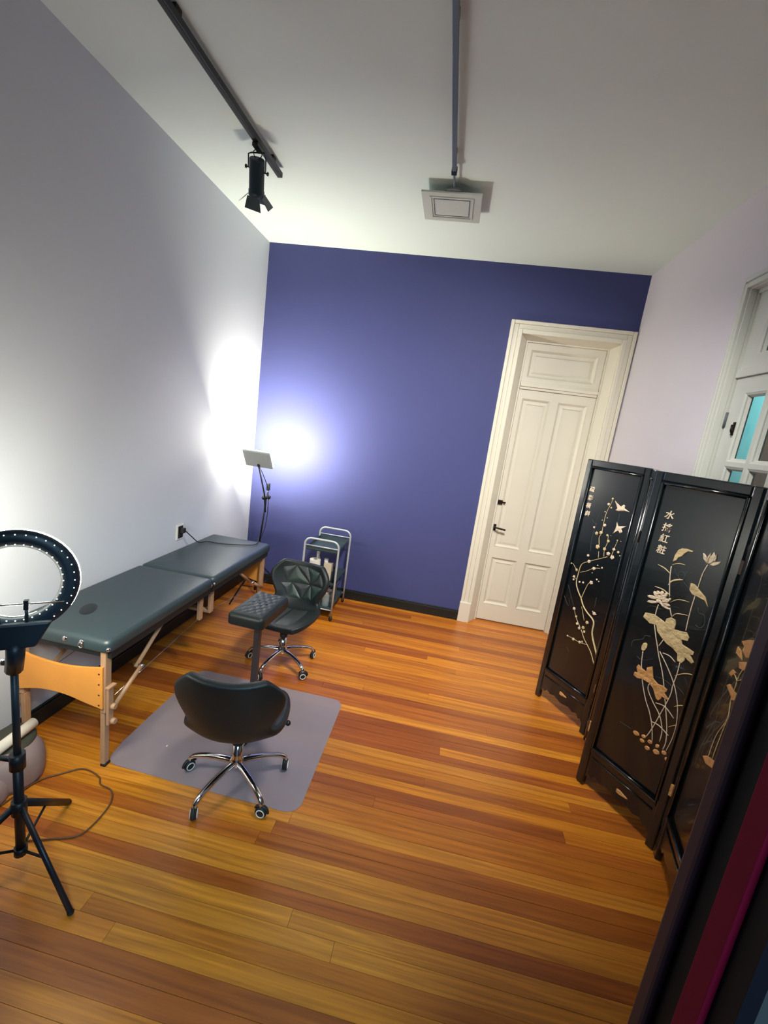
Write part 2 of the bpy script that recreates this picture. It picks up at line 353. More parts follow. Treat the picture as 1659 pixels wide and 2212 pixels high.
# --- glazed french door in the right wall (rotate: local x -> -y, local y -> +x)
T2 = Matrix(((0,1,0,0),(-1,0,0,0),(0,0,1,0),(0,0,0,1)))      # (x,y,z)->(y,-x,z)
def LY(yw): return -yw
w1 = struct(ring_rect(MB(), LY(3.51), LY(2.39), 0.0, 2.79, 0.035, 3.40, 3.50, T2, False), 'door_2', 'cream_cool')
tag(w1, 'tall white glazed double door with turquoise panes in the right wall')
cs = MB()
for w0, wq, yy in ((0.0, 0.018, 0.014), (0.018, 0.036, 0.028), (0.036, 0.05, 0.02), (0.05, 0.075, 0.034), (0.075, 0.082, 0.018)):
    X0, X1, Z1 = LY(3.567)+w0, LY(2.333)-w0, 2.855-w0; t = wq-w0
    cs.box(X0, X0+t, RW-yy, RW+0.02, 0, Z1, T2).box(X1-t, X1, RW-yy, RW+0.02, 0, Z1, T2).box(X0+t, X1-t, RW-yy, RW+0.02, Z1-t, Z1, T2)
struct(cs, 'architrave', 'cream_cool', w1, 0.003)
def glazed(name, ya, yb, z0, z1, panes, solid=()):
    holes = [(LY(max(a, b)), LY(min(a, b)), c, d) for a, b, c, d in panes]
    sh = [(LY(max(a, b)), LY(min(a, b)), c, d) for a, b, c, d in solid]
    X0, X1 = LY(ya), LY(yb); allh = holes + sh
    xs = sorted({X0, X1, *[h[0] for h in allh], *[h[1] for h in allh]}); zs = sorted({z0, z1, *[h[2] for h in allh], *[h[3] for h in allh]})
    mb = MB(); yf = 3.412
    for i in range(len(xs)-1):
        for j in range(len(zs)-1):
            cx, cz = (xs[i]+xs[i+1])/2, (zs[j]+zs[j+1])/2
            if any(h[0] < cx < h[1] and h[2] < cz < h[3] for h in allh): continue
            mb.box(xs[i], xs[i+1], yf, yf+0.045, zs[j], zs[j+1], T2)
    fr = struct(mb, name, 'cream_cool', w1)
    for h in holes:
        mm = MB(); slope_ring(mm, h[0], h[1], h[2], h[3], 0.010, yf, yf+0.006, T2); slope_ring(mm, h[0]+.010, h[1]-.010, h[2]+.010, h[3]-.010, 0.010, yf+0.012, yf+0.026, T2)
        ring_rect(mm, h[0]+.008, h[1]-.008, h[2]+.008, h[3]-.008, 0.003, yf+0.006, yf+0.014, T2)
        struct(mm, 'glazing_bead', 'cream_cool', fr)
        struct(MB().box(h[0]+.004, h[1]-.004, yf+0.026, yf+0.030, h[2]+.004, h[3]-.004, T2), 'pane', 'glass', fr)
    for h in sh:
        pm = MB(); slope_ring(pm, *h, 0.018, yf-0.004, yf+0.012, T2); pm.box(h[0]+.016, h[1]-.016, yf+.012, yf+.018, h[2]+.016, h[3]-.016, T2)
        struct(pm, 'door_panel', 'cream_cool', fr)
    return fr
glazed('transom_window', 3.475, 2.425, 2.375, 2.755, [(3.37, 2.98, 2.43, 2.70), (2.92, 2.53, 2.43, 2.70)])
struct(MB().box(LY(3.475), LY(2.425), 3.40, 3.45, 2.325, 2.373, T2), 'transom_bar', 'cream_cool', w1, 0.004)
rowsz = [(1.883, 2.24), (1.50, 1.859), (1.12, 1.476)]
lf = glazed('door_leaf', 3.470, 2.952, 0.01, 2.322, [(a, b, c, d) for c, d in rowsz for a, b in ((3.370, 3.212), (3.188, 3.035))], [(3.37, 3.035, 0.2, 0.98)])
glazed('door_leaf', 2.948, 2.430, 0.01, 2.322, [(a, b, c, d) for c, d in rowsz for a, b in ((2.865, 2.712), (2.688, 2.53))], [(2.865, 2.53, 0.2, 0.98)])
struct(MB().tube([(3.408, 3.468, 2.065), (3.408, 3.468, 2.145)], 0.007, 8), 'hinge', 'dark_line', lf)
struct(MB().box(3.402, 3.41, 3.372, 3.382, 2.02, 2.09).tube([(3.404,3.377,2.03),(3.396,3.377,2.045),(3.396,3.377,2.075)], 0.004, 6), 'hook', 'dark_metal', lf)
# patio seen through the panes: turquoise wall and a brown timber post
struct(MB().box(4.75, 4.9, 2.2, 7.4, -0.06, 3.6), 'trim_2', 'patio_cyan'); tag(bpy.data.objects['trim_2'], 'turquoise patio wall seen through the glazed door')
struct(MB().box(4.12, 4.2, 3.3, 4.30, -0.06, 3.2).box(4.10, 4.12, 3.3, 3.32, 0, 3.2).box(4.10, 4.12, 4.27, 4.30, 0, 3.2), 'trim_3', 'patio_brown'); tag(bpy.data.objects['trim_3'], 'brown timber board seen through the glazed door')
struct(MB().box(3.53, 5.4, 1.6, 7.4, -0.16, -0.06), 'trim_4', 'hall_grey'); tag(bpy.data.objects['trim_4'], 'grey patio floor outside the glazed door')
struct(MB().box(3.53, 5.4, 1.6, 7.4, 3.3, 3.4), 'trim_5', 'hall_grey'); tag(bpy.data.objects['trim_5'], 'patio roof outside the glazed door')

# ================================================================ CEILING FITTINGS
tr = MB(); tr.box(0.583, 0.617, 1.6, 3.765, 3.285, 3.315); tr.prism([(0.583, 3.285), (0.617, 3.285), (0.617, 3.315), (0.583, 3.315)], 3.765, 3.785)
t = thing('lighting_track', 'black lighting track along the ceiling beside the left wall', 'track', (0.6, 2.7, 3.285))
tr.build('rail', 'black_metal', t, 0.003)
MB().box(0.592, 0.608, 1.6, 3.76, 3.2835, 3.286).build('slot', 'rubber', t)
for y in (1.9, 2.7, 3.66): MB().box(0.588, 0.612, y-0.02, y+0.02, 3.315, 3.34).build('ceiling_clip', 'black_metal', t)
# spotlight
sp0 = Vector((0.592, 3.475, 3.225)); sp1 = Vector((0.545, 3.59, 3.085)); ax = (sp1-sp0).normalized(); q = ax.to_track_quat('Z', 'X').to_matrix().to_4x4()
TS = Matrix.Translation(sp0) @ q; LB = (sp1-sp0).length
# align local x with world x
t = thing('track_spotlight', 'black stage spotlight with barn doors hanging from the ceiling track', 'spotlight', (0.6, 3.46, 3.285))
MB().box(0.582, 0.618, 3.42, 3.50, 3.262, 3.2835).build('track_adapter', 'black_metal', t, 0.003)
MB().lathe([(0.040,0),(0.044,0.004),(0.044,LB-0.03),(0.047,LB-0.028),(0.047,LB),(0.038,LB),(0.038,LB-0.03),(0.001,LB-0.03)], 24, TS).build('lamp_body', 'blue_black', t)
xl = (TS.to_3x3() @ Vector((1,0,0))); xw = Vector((1,0,0)); xw = (xw - ax*xw.dot(ax)).normalized(); zw = ax.cross(xw).normalized()
mid = sp0 + ax*0.055
yk = MB().tube([mid+xw*0.052, sp0+xw*0.052-ax*0.01, Vector((0.64,3.468,3.252)), Vector((0.56,3.468,3.252)), sp0-xw*0.052-ax*0.01, mid-xw*0.052], 0.004, 6)
yk.tube([(0.6,3.466,3.252),(0.6,3.466,3.266)], 0.006, 8); yk.build('yoke', 'black_metal', t)
for s in (-1, 1):
    MB().tube([mid+xw*s*0.043, mid+xw*s*0.062], 0.004, 8).tube([mid+xw*s*0.062, mid+xw*s*0.070], 0.010, 10).build('knob', 'black_metal', t)
MB().tube(crom([sp0+xw*0.01, sp0-ax*0.022+xw*0.024-zw*0.01, sp0-ax*0.045+xw*0.008, sp0-ax*0.03-xw*0.022, sp0-xw*0.012]), 0.0025, 6).build('cable_loop', 'cable', t)
e = sp0 + ax*LB
for d, tn, op, wd in ((xw, zw, 0.75, 0.07), (-xw, zw, 0.75, 0.07), (zw, xw, 0.12, 0.085), (-zw, xw, 0.3, 0.085)):
    dirv = (ax*math.cos(op) + d*math.sin(op)).normalized(); a = e + d*0.047 - ax*0.004; nn = dirv.cross(tn).normalized()*0.0008
    c = [a+tn*wd*0.45, a-tn*wd*0.45, a-tn*wd*0.6+dirv*0.068, a+tn*wd*0.6+dirv*0.068]
    MB().add([p+nn for p in c]+[p-nn for p in c], [(0,1,2,3),(7,6,5,4),(0,4,5,1),(1,5,6,2),(2,6,7,3),(3,7,4,0)]).build('barn_door', 'blue_black', t)
# second track with a square white lamp at its end
t = thing('ceiling_conduit', 'grey conduit rail along the middle of the ceiling ending at the square lamp', 'rail', (1.722, 2.7, 3.29))
MB().box(1.712, 1.736, 1.6, 3.62, 3.288, 3.313).build('rail', 'grey_rail', t, 0.003)
MB().tube([(1.724, 3.60, 3.298), (1.724, 3.80, 3.298)], 0.007, 8).build('end_tube', 'grey_rail', t)
MB().box(1.708, 1.740, 3.60, 3.635, 3.284, 3.317).build('connector', 'black_metal', t, 0.003)
for y in (1.9, 2.7, 3.5): MB().box(1.714, 1.734, y-0.02, y+0.02, 3.313, 3.34).build('ceiling_clip', 'grey_rail', t)
t = thing('square_ceiling_lamp', 'white square flat ceiling lamp at the end of the grey conduit', 'ceiling lamp', (1.715, 3.985, 3.272))
MB().box(1.522, 1.903, 3.80, 4.165, 3.272, 3.284).build('outer_plate', 'white_lamp', t, 0.003)
mb = MB(); ring_rect(mb, 0, 0.28, 0, 0.27, 0.012, 0, 0.006, Matrix(((1,0,0,1.573),(0,0,1,3.845),(0,-1,0,3.272),(0,0,0,1)))); mb.build('inner_rim', 'white_lamp', t, 0.002)
mb = MB(); ring_rect(mb, 0, 0.235, 0, 0.215, 0.006, 0, 0.0015, Matrix(((1,0,0,1.596),(0,0,1,3.872),(0,-1,0,3.2715),(0,0,0,1)))); mb.build('groove', 'dark_line', t)
MB().box(1.66, 1.78, 3.92, 4.05, 3.284, 3.34).build('ceiling_mount', 'white_lamp', t)
MB().lathe([(0.06,3.284),(0.06,3.295),(0.02,3.305)], 16, Matrix.Translation((1.724,3.83,0))).build('cable_boss', 'dark_line', t)
# socket
t = thing('wall_socket', 'white wall socket with black plug above the massage table', 'socket', (0.0, 3.79, 0.77))
MB().box(0.0, 0.010, 3.745, 3.835, 0.745, 0.865).build('cover_plate', 'white_plastic', t, 0.003)
MB().box(0.010, 0.013, 3.762, 3.818, 0.757, 0.853).build('socket_insert', 'cable', t)
p_ = MB().box(0.013, 0.045, 3.775, 3.812, 0.80, 0.84); p_.build('plug', 'cable', t, 0.006)

# ================================================================ MASSAGE TABLE
TX0, TX1, TY0, TYM, TY1, TZ = 0.03, 0.572, 2.415, 3.315, 4.24, 0.70
t = thing('massage_table', 'black padded folding massage table with orange wooden end along the left wall', 'massage table', (0.3, 3.33, 0))
def cushion(mb, x0, x1, y0, y1, z0, z1, r=0.028, cr=0.035, dome=0.006):
    # rounded-edge slab: stacked rounded-rectangle loops
    def loop(ins, z):
        pts = []; rr = max(cr-ins, 0.006)
        for cx, cy, a0 in ((x1-ins-rr, y1-ins-rr, 0), (x0+ins+rr, y1-ins-rr, 90), (x0+ins+rr, y0+ins+rr, 180), (x1-ins-rr, y0+ins+rr, 270)):
            for k in range(5):
                a = math.radians(a0 + k*22.5); pts.append((cx+rr*math.cos(a), cy+rr*math.sin(a), z))
        return pts
    L = [loop(r*0.4, z0)]
    for k in range(4): a = PI/2*k/3; L.append(loop(r*0.4*(1-math.sin(a)), z0 + 0.012*(1-math.cos(a))))
    for k in range(6): a = PI/2*k/5; L.append(loop(r*(1-math.cos(a)), z1 - r + r*math.sin(a)))
    L.append(loop(0.09, z1+dome*0.7)); L.append(loop(0.16, z1+dome))
    n = 20; vv = [p for l in L for p in l]; ff = []
    for i in range(len(L)-1):
        for k in range(n): ff.append((i*n+k, i*n+(k+1)%n, (i+1)*n+(k+1)%n, (i+1)*n+k))
    ff.append(tuple(reversed(range(n)))); ff.append(tuple((len(L)-1)*n+k for k in range(n)))
    return mb.add(vv, ff, True)
cushion(MB(), TX0, TX1, TY0, TYM-0.001, 0.628, TZ-0.006).build('mattress', 'table_vinyl', t)
cushion(MB(), TX0, TX1, TYM+0.001, TY1, 0.628, TZ-0.006).build('mattress', 'table_vinyl', t)
fr = MB()
for a, b in ((TY0+0.03, TYM-0.01), (TYM+0.01, TY1-0.03)):
    fr.box(TX1-0.035, TX1-0.012, a, b, 0.59, 0.63).box(TX0+0.012, TX0+0.035, a, b, 0.59, 0.63)
    fr.box(TX0+0.035, TX1-0.035, a, a+0.022, 0.59, 0.63).box(TX0+0.035, TX1-0.035, b-0.022, b, 0.59, 0.63)
fr.build('under_frame', 'leather', t)
# face hole plug near the front end
fh = MB(); fh.lathe([(0.001, 0.0045), (0.036, 0.004), (0.048, 0.002), (0.054, -0.004)], 20, Matrix.Translation((0.262, 2.64, TZ)) @ rz(0.5) @ Matrix.Diagonal((0.75, 1.35, 1, 1)))
fh.build('face_hole_plug', 'leather', t)
# legs
def leg(x, y, s):
    o = MB().box(x-0.014, x+0.014, y-0.02, y+0.02, 0.30, 0.628).build('leg', 'beech', t, 0.004)
    MB().box(x-0.012-0.004*s, x+0.012-0.004*s, y-0.016, y+0.016, 0.012, 0.30).build('leg_extension', 'beech', o, 0.003)
    MB().box(x-0.014, x+0.014, y-0.018, y+0.018, 0.0, 0.014).build('rubber_foot', 'rubber', o, 0.003)
    if y < 3:
        MB().box(x+s*0.014, x+s*0.028, y-0.016, y+0.018, 0.235, 0.43).build('height_slat', 'beech', o, 0.003)
        for z in (0.335, 0.255): MB().tube([(x+s*0.026, y+0.002, z), (x+s*0.036, y+0.002, z), (x+s*0.052, y+0.002, z)], [0.006, 0.016, 0.013], 10).build('knob', 'beech', o)
        MB().box(x+s*0.012, x+s*0.034, y-0.02, y+0.03, 0.432, 0.442, ).build('peg', 'beech', o, 0.002)
for x, s in ((TX0+0.05, -1), (TX1-0.045, 1)):
    leg(x, 2.452, s); leg(x, 4.19, s)
def endpanel(y, flip=1):
    top = crom([(0.072,0,0.552),(0.157,0,0.532),(0.284,0,0.521),(0.408,0,0.528),(0.535,0,0.552)]); bot = crom([(0.535,0,0.331),(0.45,0,0.345),(0.33,0,0.367),(0.205,0,0.366),(0.072,0,0.335)])
    P = [(p.x, p.z) for p in top] + [(p.x, p.z) for p in bot]
    n = len(top); vv = []; ff = []
    for yy in (y, y+0.012):
        for a, b in zip(top, reversed(bot)): vv += [(a.x, yy, a.z), (b.x, yy, b.z)]
    k = 2*n
    for i in range(n-1):
        a = 2*i; ff += [(a, a+2, a+3, a+1), (k+a+2, k+a, k+a+1, k+a+3), (a+2, a, k+a, k+a+2), (a+1, a+3, k+a+3, k+a+1)]
    ff += [(0, 1, k+1, k), (k-2, 2*k-2, 2*k-1, k-1)]
    o = MB().add(vv, ff).build('end_panel', 'orange_ply', t, 0.002)
    for x in (0.082, 0.518):
        for z in (0.35, 0.405, 0.46, 0.515): MB().tube([(x, y-0.001 if y < 3 else y+0.013, z), (x, y+0.001 if y < 3 else y+0.011, z)], 0.0045, 8).build('screw', 'dark_metal', o)
endpanel(2.420); endpanel(4.212)
# diagonal struts, each in two slats hinged by a block
for x in (TX1-0.045, TX0+0.05):
    for ya, yb, yc, s in ((2.475, 2.668, 2.90, 1), (4.165, 3.975, 3.74, -1)):
        o = MB().tube([(x+0.02, ya, 0.312), (x+0.02, yb, 0.425)], 0.013, 4).build('strut', 'beech', t)
        MB().tube([(x-0.004, yb-0.012*s, 0.418), (x-0.004, yc, 0.60)], 0.013, 4).build('strut', 'beech', t)
        MB().tube([(x-0.02, yb, 0.425), (x+0.036, yb, 0.425)], 0.008, 8).build('strut_bolt', 'chrome', o)
for y, s in ((3.25, -1), (3.38, 1)):
    for x in (TX0+0.06, TX1-0.05):
        MB().box(x-0.012, x+0.012, y-0.018, y+0.018, 0.42, 0.60).build('hanging_slat', 'beech', t, 0.003)
MB().box(TX0+0.05, TX1-0.04, 3.36, 3.40, 0.415, 0.435).build('cross_slat', 'beech', t, 0.003)
for x in (TX0+0.06, TX1-0.05):
    MB().tube([(x, 2.46, 0.34), (x, 3.24, 0.43)], 0.0022, 5).tube([(x, 4.18, 0.34), (x, 3.39, 0.43)], 0.0022, 5).build('tension_wire', 'chrome', t)
for x, y in ((0.566, 3.297), (0.566, 3.335)):
    MB().ball((x, y, 0.645), 0.011, 8, 5, None, (0.6, 1, 1)).build('latch_stud', 'chrome', t)
for x in (0.345, 0.432):
    MB().lathe([(0.014, 0), (0.012, 0.004), (0.001, 0.005)], 12, Matrix.Translation((x, TY0+0.001, 0.664)) @ Matrix.Rotation(PI/2, 4, 'X')).build('grommet', 'chrome', t)
MB().tube([(0.432+0.011*math.sin(a), TY0-0.006, 0.652+0.013*math.cos(a)) for a in [2*PI*k/14 for k in range(14)]], 0.003, 6, closed=True).build('snap_ring', 'chrome', t)
MB().ball((0.560, TY0+0.012, 0.648), 0.011).build('corner_stud', 'chrome', t)
# cable lying on the table
single(MB().tube(crom([(0.050,3.80,0.816),(0.078,3.84,0.765),(0.10,3.90,0.711),(0.14,3.962,0.708),(0.25,3.963,0.709),(0.40,4.021,0.709),(0.482,4.075,0.709),(0.49,4.12,0.709),(0.47,4.20,0.708),(0.44,4.262,0.69),(0.40,4.40,0.25),(0.36,4.52,0.015),(0.30,4.60,0.010)]), 0.0045, 6), 'power_cable', 'cable', 'black power cable running from the wall socket across the massage table', 'cable')

# ================================================================ CHAIR MAT
x0, x1, y0, y1, r = 0.50, 1.532, 2.44, 3.33, 0.07
pts = []
for cx, cy, a0 in ((x1-r, y1-r, 0), (x0+r, y1-r, 90)):
    for k in range(7): a = math.radians(a0+k*15); pts.append((cx+r*math.cos(a), cy+r*math.sin(a)))
pts += [(0.50, 2.60)]
for k in range(1,7): a = math.radians(180+k*15); pts.append((0.58+r*math.cos(a), 2.53+r*math.sin(a)))
pts += [(0.93, 2.45)]
for k in range(7): a = math.radians(270+k*15); pts.append((x1-r+r*math.cos(a), 2.445+r+r*math.sin(a)))
n = len(pts)
mb = MB().add([(x, y, 0.0005) for x, y in pts]+[(x, y, 0.0032) for x, y in pts], [tuple(reversed(range(n))), tuple(range(n, 2*n))]+[(k, (k+1)%n, (k+1)%n+n, k+n) for k in range(n)])
mo = single(mb, 'chair_mat', 'mat_film', 'translucent plastic floor mat under the front office chair', 'mat')
sc_ = [single(MB().ball((0.731, 2.64, 0.0055), 0.005, 8, 5, None, (0.8, 1.2, 0.5)), 'white_crumb', 'white_paper', 'tiny white crumb on the plastic floor mat', 'crumb')]

# ================================================================ OFFICE CHAIRS
def make_chair(name):
    t = thing(name, '', 'chair', (0, 0, 0))     # faces local +y
    P = [(0.205, 0.392), (0.15, 0.402), (0.05, 0.40), (-0.06, 0.395), (-0.135, 0.398), (-0.18, 0.425), (-0.205, 0.48), (-0.222, 0.56), (-0.236, 0.64), (-0.248, 0.725)]
    Wd = [0.150, 0.198, 0.222, 0.222, 0.200, 0.172, 0.172, 0.215, 0.222, 0.150]
    Lf = [0.010, 0.020, 0.034, 0.044, 0.050, 0.055, 0.065, 0.078, 0.075, 0.04]
    pc = crom([(a, b, 0) for a, b in P], 3); ww = crom([(a, 0, 0) for a in Wd], 3); ll = crom([(a, 0, 0) for a in Lf], 3)
    m = len(pc)
    def frame(i):
        a = pc[max(i-1, 0)]; b = pc[min(i+1, m-1)]; d = (b-a).normalized()
        return Vector((0, pc[i].x, pc[i].y)), Vector((0, -d.y, d.x)) * -1, d
    def sp(u, vf, off=0.0):
        i = min(int(vf*(m-1)), m-2); f = vf*(m-1)-i
        c0, n0, _ = frame(i); c1, n1, _ = frame(i+1); c = c0.lerp(c1, f); nn = n0.lerp(n1, f).normalized()
        if nn.z < -0.2: nn = -nn
        w = ww[i].x*(1-f)+ww[i+1].x*f; l = ll[i].x*(1-f)+ll[i+1].x*f
        return c + Vector((u*w, 0, 0)) + nn*(l*abs(u)**2.2 + off)
    nu, nv = 14, 30; vv = []
    for j in range(nv+1):
        for i in range(nu+1):
            u = -1+2*i/nu; v = j/nv
            vv.append(sp(u, v))
    ff = [(j*(nu+1)+i, j*(nu+1)+i+1, (j+1)*(nu+1)+i+1, (j+1)*(nu+1)+i) for j in range(nv) for i in range(nu)]
    o = MB().add(vv, ff, True).build('seat_shell', 'leather', t)
    s = o.modifiers.new('thick', 'SOLIDIFY'); s.thickness = 0.042; s.offset = 1.0
    s = o.modifiers.new('smooth', 'SUBSURF'); s.levels = 1; s.render_levels = 2
    # stitched patches on the front of the backrest (u, v) and the seat
    def patch(poly, m_, off=0.0025):
        c = (sum(p[0] for p in poly)/len(poly), sum(p[1] for p in poly)/len(poly))
        def edge(pp, o_):
            out = []
            for k in range(len(pp)):
                a, b = pp[k], pp[(k+1) % len(pp)]
                for q in range(5): out.append(sp(a[0]+(b[0]-a[0])*q/5, a[1]+(b[1]-a[1])*q/5, o_))
            return out
        ins = [(p[0]+(c[0]-p[0])*0.035, p[1]+(c[1]-p[1])*0.035) for p in poly]; in2 = [(p[0]+(c[0]-p[0])*0.16, p[1]+(c[1]-p[1])*0.16) for p in poly]
        A = edge(ins, -0.003); B = edge(in2, off); n = len(A); cc = sp(c[0], c[1], off+0.002)
        MB().add(A+B+[cc], [(k, (k+1)%n, (k+1)%n+n, k+n) for k in range(n)]+[(k+n, (k+1)%n+n, 2*n) for k in range(n)], True).build('leather_patch', m_, t)
    L, R, T_, Bm = -0.60, 0.60, 0.955, 0.60
    S1, S2 = (-0.30, 0.79), (0.42, 0.765)
    for poly, m_ in (([(L, T_-0.02), (-0.15, T_), S1], 'leather_green'), ([(-0.15, T_), (0.25, T_), S1], 'leather_grey'), ([(0.25, T_), S2, S1], 'leather_green'), ([(0.25, T_), (R, T_-0.03), S2], 'leather_grey'),
                     ([(L, T_-0.02), S1, (-0.72, 0.80)], 'leather_grey'), ([(-0.72, 0.80), S1, (-0.55, Bm+0.02)], 'leather_green'), ([S1, (-0.12, Bm), (-0.55, Bm+0.02)], 'leather_green'), ([S1, (0.28, 0.775), (-0.12, Bm)], 'leather_grey'),
                     ([(0.28, 0.775), (0.42, Bm), (-0.12, Bm)], 'leather_green'), ([(0.28, 0.775), (0.62, 0.76), (0.42, Bm)], 'leather_grey')):
        patch([(p_[0]*1.25, p_[1]) for p_ in poly], m_)
    for poly in ([(-0.6, 0.08), (0.0, 0.06), (0.0, 0.42), (-0.62, 0.42)], [(0.0, 0.06), (0.6, 0.08), (0.62, 0.42), (0.0, 0.42)]): patch(poly, 'leather_grey', 0.002)
    # under-seat plate, lever, gas lift
    MB().box(-0.09, 0.09, -0.10, 0.09, 0.335, 0.352).box(-0.05, 0.05, -0.06, 0.06, 0.305, 0.335).build('mounting_plate', 'black_metal', t, 0.004)
    lv = MB().tube([(0.04, 0.02, 0.325), (0.16, 0.05, 0.322), (0.215, 0.06, 0.315)], 0.005, 6); lv.ball((0.222, 0.062, 0.314), 0.014); lv.build('height_lever', 'black_metal', t)
    MB().lathe([(0.014, 0.24), (0.014, 0.31)], 14).build('gas_lift', 'chrome', t)
    MB().lathe([(0.026, 0.222), (0.028, 0.226), (0.028, 0.246), (0.022, 0.252), (0.014, 0.252)], 18).build('collar', 'rubber', t)
    MB().lathe([(0.001, 0.085), (0.022, 0.087), (0.034, 0.098), (0.036, 0.122), (0.028, 0.140), (0.024, 0.150), (0.024, 0.222)], 22).build('hub', 'chrome', t)
    for k in range(5):
        a = 2*PI*k/5 + math.radians(10); R_ = rz(a)
        arm = crom([(0.02, 0, 0.118), (0.07, 0, 0.120), (0.15, 0, 0.112), (0.215, 0, 0.094), (0.243, 0, 0.074), (0.248, 0, 0.058)], 4)
        nn = len(arm); rr = [0.018 - 0.006*i/(nn-1) for i in range(nn)]
        MB().tube(arm, rr, 12, True, R_, 0.78).build('base_arm', 'chrome', t)
        tw = rnd.uniform(0.6, 1.2); TC = R_ @ Matrix.Translation((0.248, 0, 0)) @ rz(tw)
        cb = MB(); cb.tube([(0, 0, 0.044), (0, 0, 0.062)], 0.008, 8, True, TC)
        cb.lathe([(0.001, -0.013), (0.024, -0.013), (0.028, -0.007), (0.028, 0.007), (0.024, 0.013), (0.001, 0.013)], 18, TC @ Matrix.Translation((0.0, -0.0, 0.030)) @ Matrix.Rotation(PI/2, 4, 'X') )
        c = cb.build('caster', 'rubber', t)
        for sgn in (-1, 1):
            TR = TC @ Matrix.Translation((0.0, sgn*0.0135, 0.028)) @ Matrix.Rotation(PI/2, 4, 'X')
            MB().tube([TR @ Vector((0.0185*math.cos(2*PI*q/18), 0.0185*math.sin(2*PI*q/18), 0)) for q in range(18)], 0.0026, 6, closed=True).build('wheel_ring', 'white_plastic', c)
        MB().tube([TC @ Vector((0.033*math.cos(b), 0.0, 0.028+0.033*math.sin(b))) for b in [PI*(0.05+0.75*q/8) for q in range(9)]], 0.006, 8, True, None, 2.0).build('wheel_hood', 'rubber', c)
    return t
ch = make_chair('office_chair')
ch2 = copy_tree(ch)
ch.location = (1.175, 2.535, 0.003); ch.rotation_euler = (0, 0, math.radians(9))
for o_, a_ in ((ch, 27-10), (ch2, 10-10)):
    for c_ in [x for x in bpy.data.objects if x.parent == o_ and x.name.split('.')[0] in ('base_arm', 'caster')]: c_.rotation_euler = (0, 0, math.radians(a_)); ch['group'] = 'black office chairs'
ch['label'] = 'black leatherette swivel chair standing on the plastic mat, its back to the camera'
ch2.location = (0.985, 3.60, 0.0); ch2.rotation_euler = (0, 0, math.radians(174)); ch2['group'] = 'black office chairs'
ch2['label'] = 'black leatherette swivel chair with patchwork back facing the camera, behind the armrest'

# ================================================================ ARMREST
t = thing('tattoo_armrest', 'black quilted armrest pad on a dark post between the two office chairs', 'armrest', (0.985, 3.12, 0.0035), math.radians(-3))
pm = MB(); hw, hl, z0, z1 = 0.112, 0.185, 0.600, 0.672
NX, NY = 24, 40; ix0, iy0 = 0.093, 0.165
T = WM[t.name]
side = MB(); cushion(side, -hw, hw, -hl, hl, z0, z1, 0.024, 0.03, 0.004); side.v = [tuple(T @ Vector(p)) for p in side.v]
side.build('pad', 'leather', t)
vv = []
for j in range(NY+1):
    for i in range(NX+1):
        x = -ix0+2*ix0*i/NX; y = -iy0+2*iy0*j/NY; k = 0.045
        q = abs(math.sin(PI*(x/k+y/(k*1.5)))) * abs(math.sin(PI*(x/k-y/(k*1.5))))
        ed = min(1, min(ix0-abs(x), iy0-abs(y))/0.012)
        vv.append(T @ Vector((x, y, z1 + 0.0005 + 0.010*(q**0.45)*ed - 0.002*(1-ed))))
pm.add(vv, [(j*(NX+1)+i, j*(NX+1)+i+1, (j+1)*(NX+1)+i+1, (j+1)*(NX+1)+i) for j in range(NY) for i in range(NX)], True)
pm.build('quilted_top', 'leather_grey', t)
MB().box(-0.06, 0.06, -0.08, 0.08, 0.588, 0.601, T).build('mounting_plate', 'black_metal', t, 0.003)
MB().box(-0.018, 0.018, -0.018, 0.018, 0.012, 0.59, T).build('post', 'post_metal', t, 0.003)
MB().box(-0.13, 0.13, -0.02, 0.02, 0.0, 0.012, T).box(-0.02, 0.02, -0.15, -0.02, 0.0, 0.012, T).box(-0.02, 0.02, 0.02, 0.13, 0.0, 0.012, T).build('base_plate', 'black_metal', t, 0.003)

# ================================================================ TROLLEY
CX0, CX1, CY0, CY1 = 0.815, 1.130, 4.425, 4.885
t = thing('tool_trolley', 'grey tubular three-shelf trolley on castors against the blue wall', 'trolley', (0.97, 4.65, 0))
for y in (CY0, CY1):
    r = 0.06; pts = [(CX0, y, 0.045), (CX0, y, 0.40), (CX0, y, 0.752-r)]
    for k in range(1, 6): a = PI - PI/2*k/6; pts.append((CX0+r+r*math.cos(a), y, 0.752-r+r*math.sin(a)))
    pts += [(CX0+r, y, 0.752), (CX1-r, y, 0.752)]
    for k in range(1, 6): a = PI/2 - PI/2*k/6; pts.append((CX1-r+r*math.cos(a), y, 0.752-r+r*math.sin(a)))
    pts += [(CX1, y, 0.752-r), (CX1, y, 0.40), (CX1, y, 0.045)]
    o = MB().tube(pts, 0.0095, 10).build('tube_frame', 'steel_tube', t)
    for z in (0.685, 0.10): MB().tube([(CX0, y, z), (CX1, y, z)], 0.006, 8).build('cross_bar', 'steel_tube', o)
    for x in (CX0, CX1):
        c = MB().tube([(x, y, 0.045), (x, y, 0.052)], 0.008, 8).lathe([(0.001,-0.009),(0.02,-0.009),(0.022,-0.005),(0.022,0.005),(0.02,0.009),(0.001,0.009)], 14, Matrix.Translation((x, y, 0.0225)) @ Matrix.Rotation(PI/2, 4, 'Y')).build('caster', 'rubber', t)
for z, dp in ((0.64, 0.03), (0.335, 0.022), (0.10, 0.02)):
    mb = MB().box(CX0+0.012, CX1-0.012, CY0+0.012, CY1-0.012, z, z+0.004)
    ring_rect(mb, CX0+0.012, CX1-0.012, -(CY1-0.012), -(CY0+0.012), 0.003, z-0.003, z+dp, Matrix(((1,0,0,0),(0,0,-1,0),(0,1,0,0),(0,0,0,1))))
    mb.build('shelf', 'shelf', t)
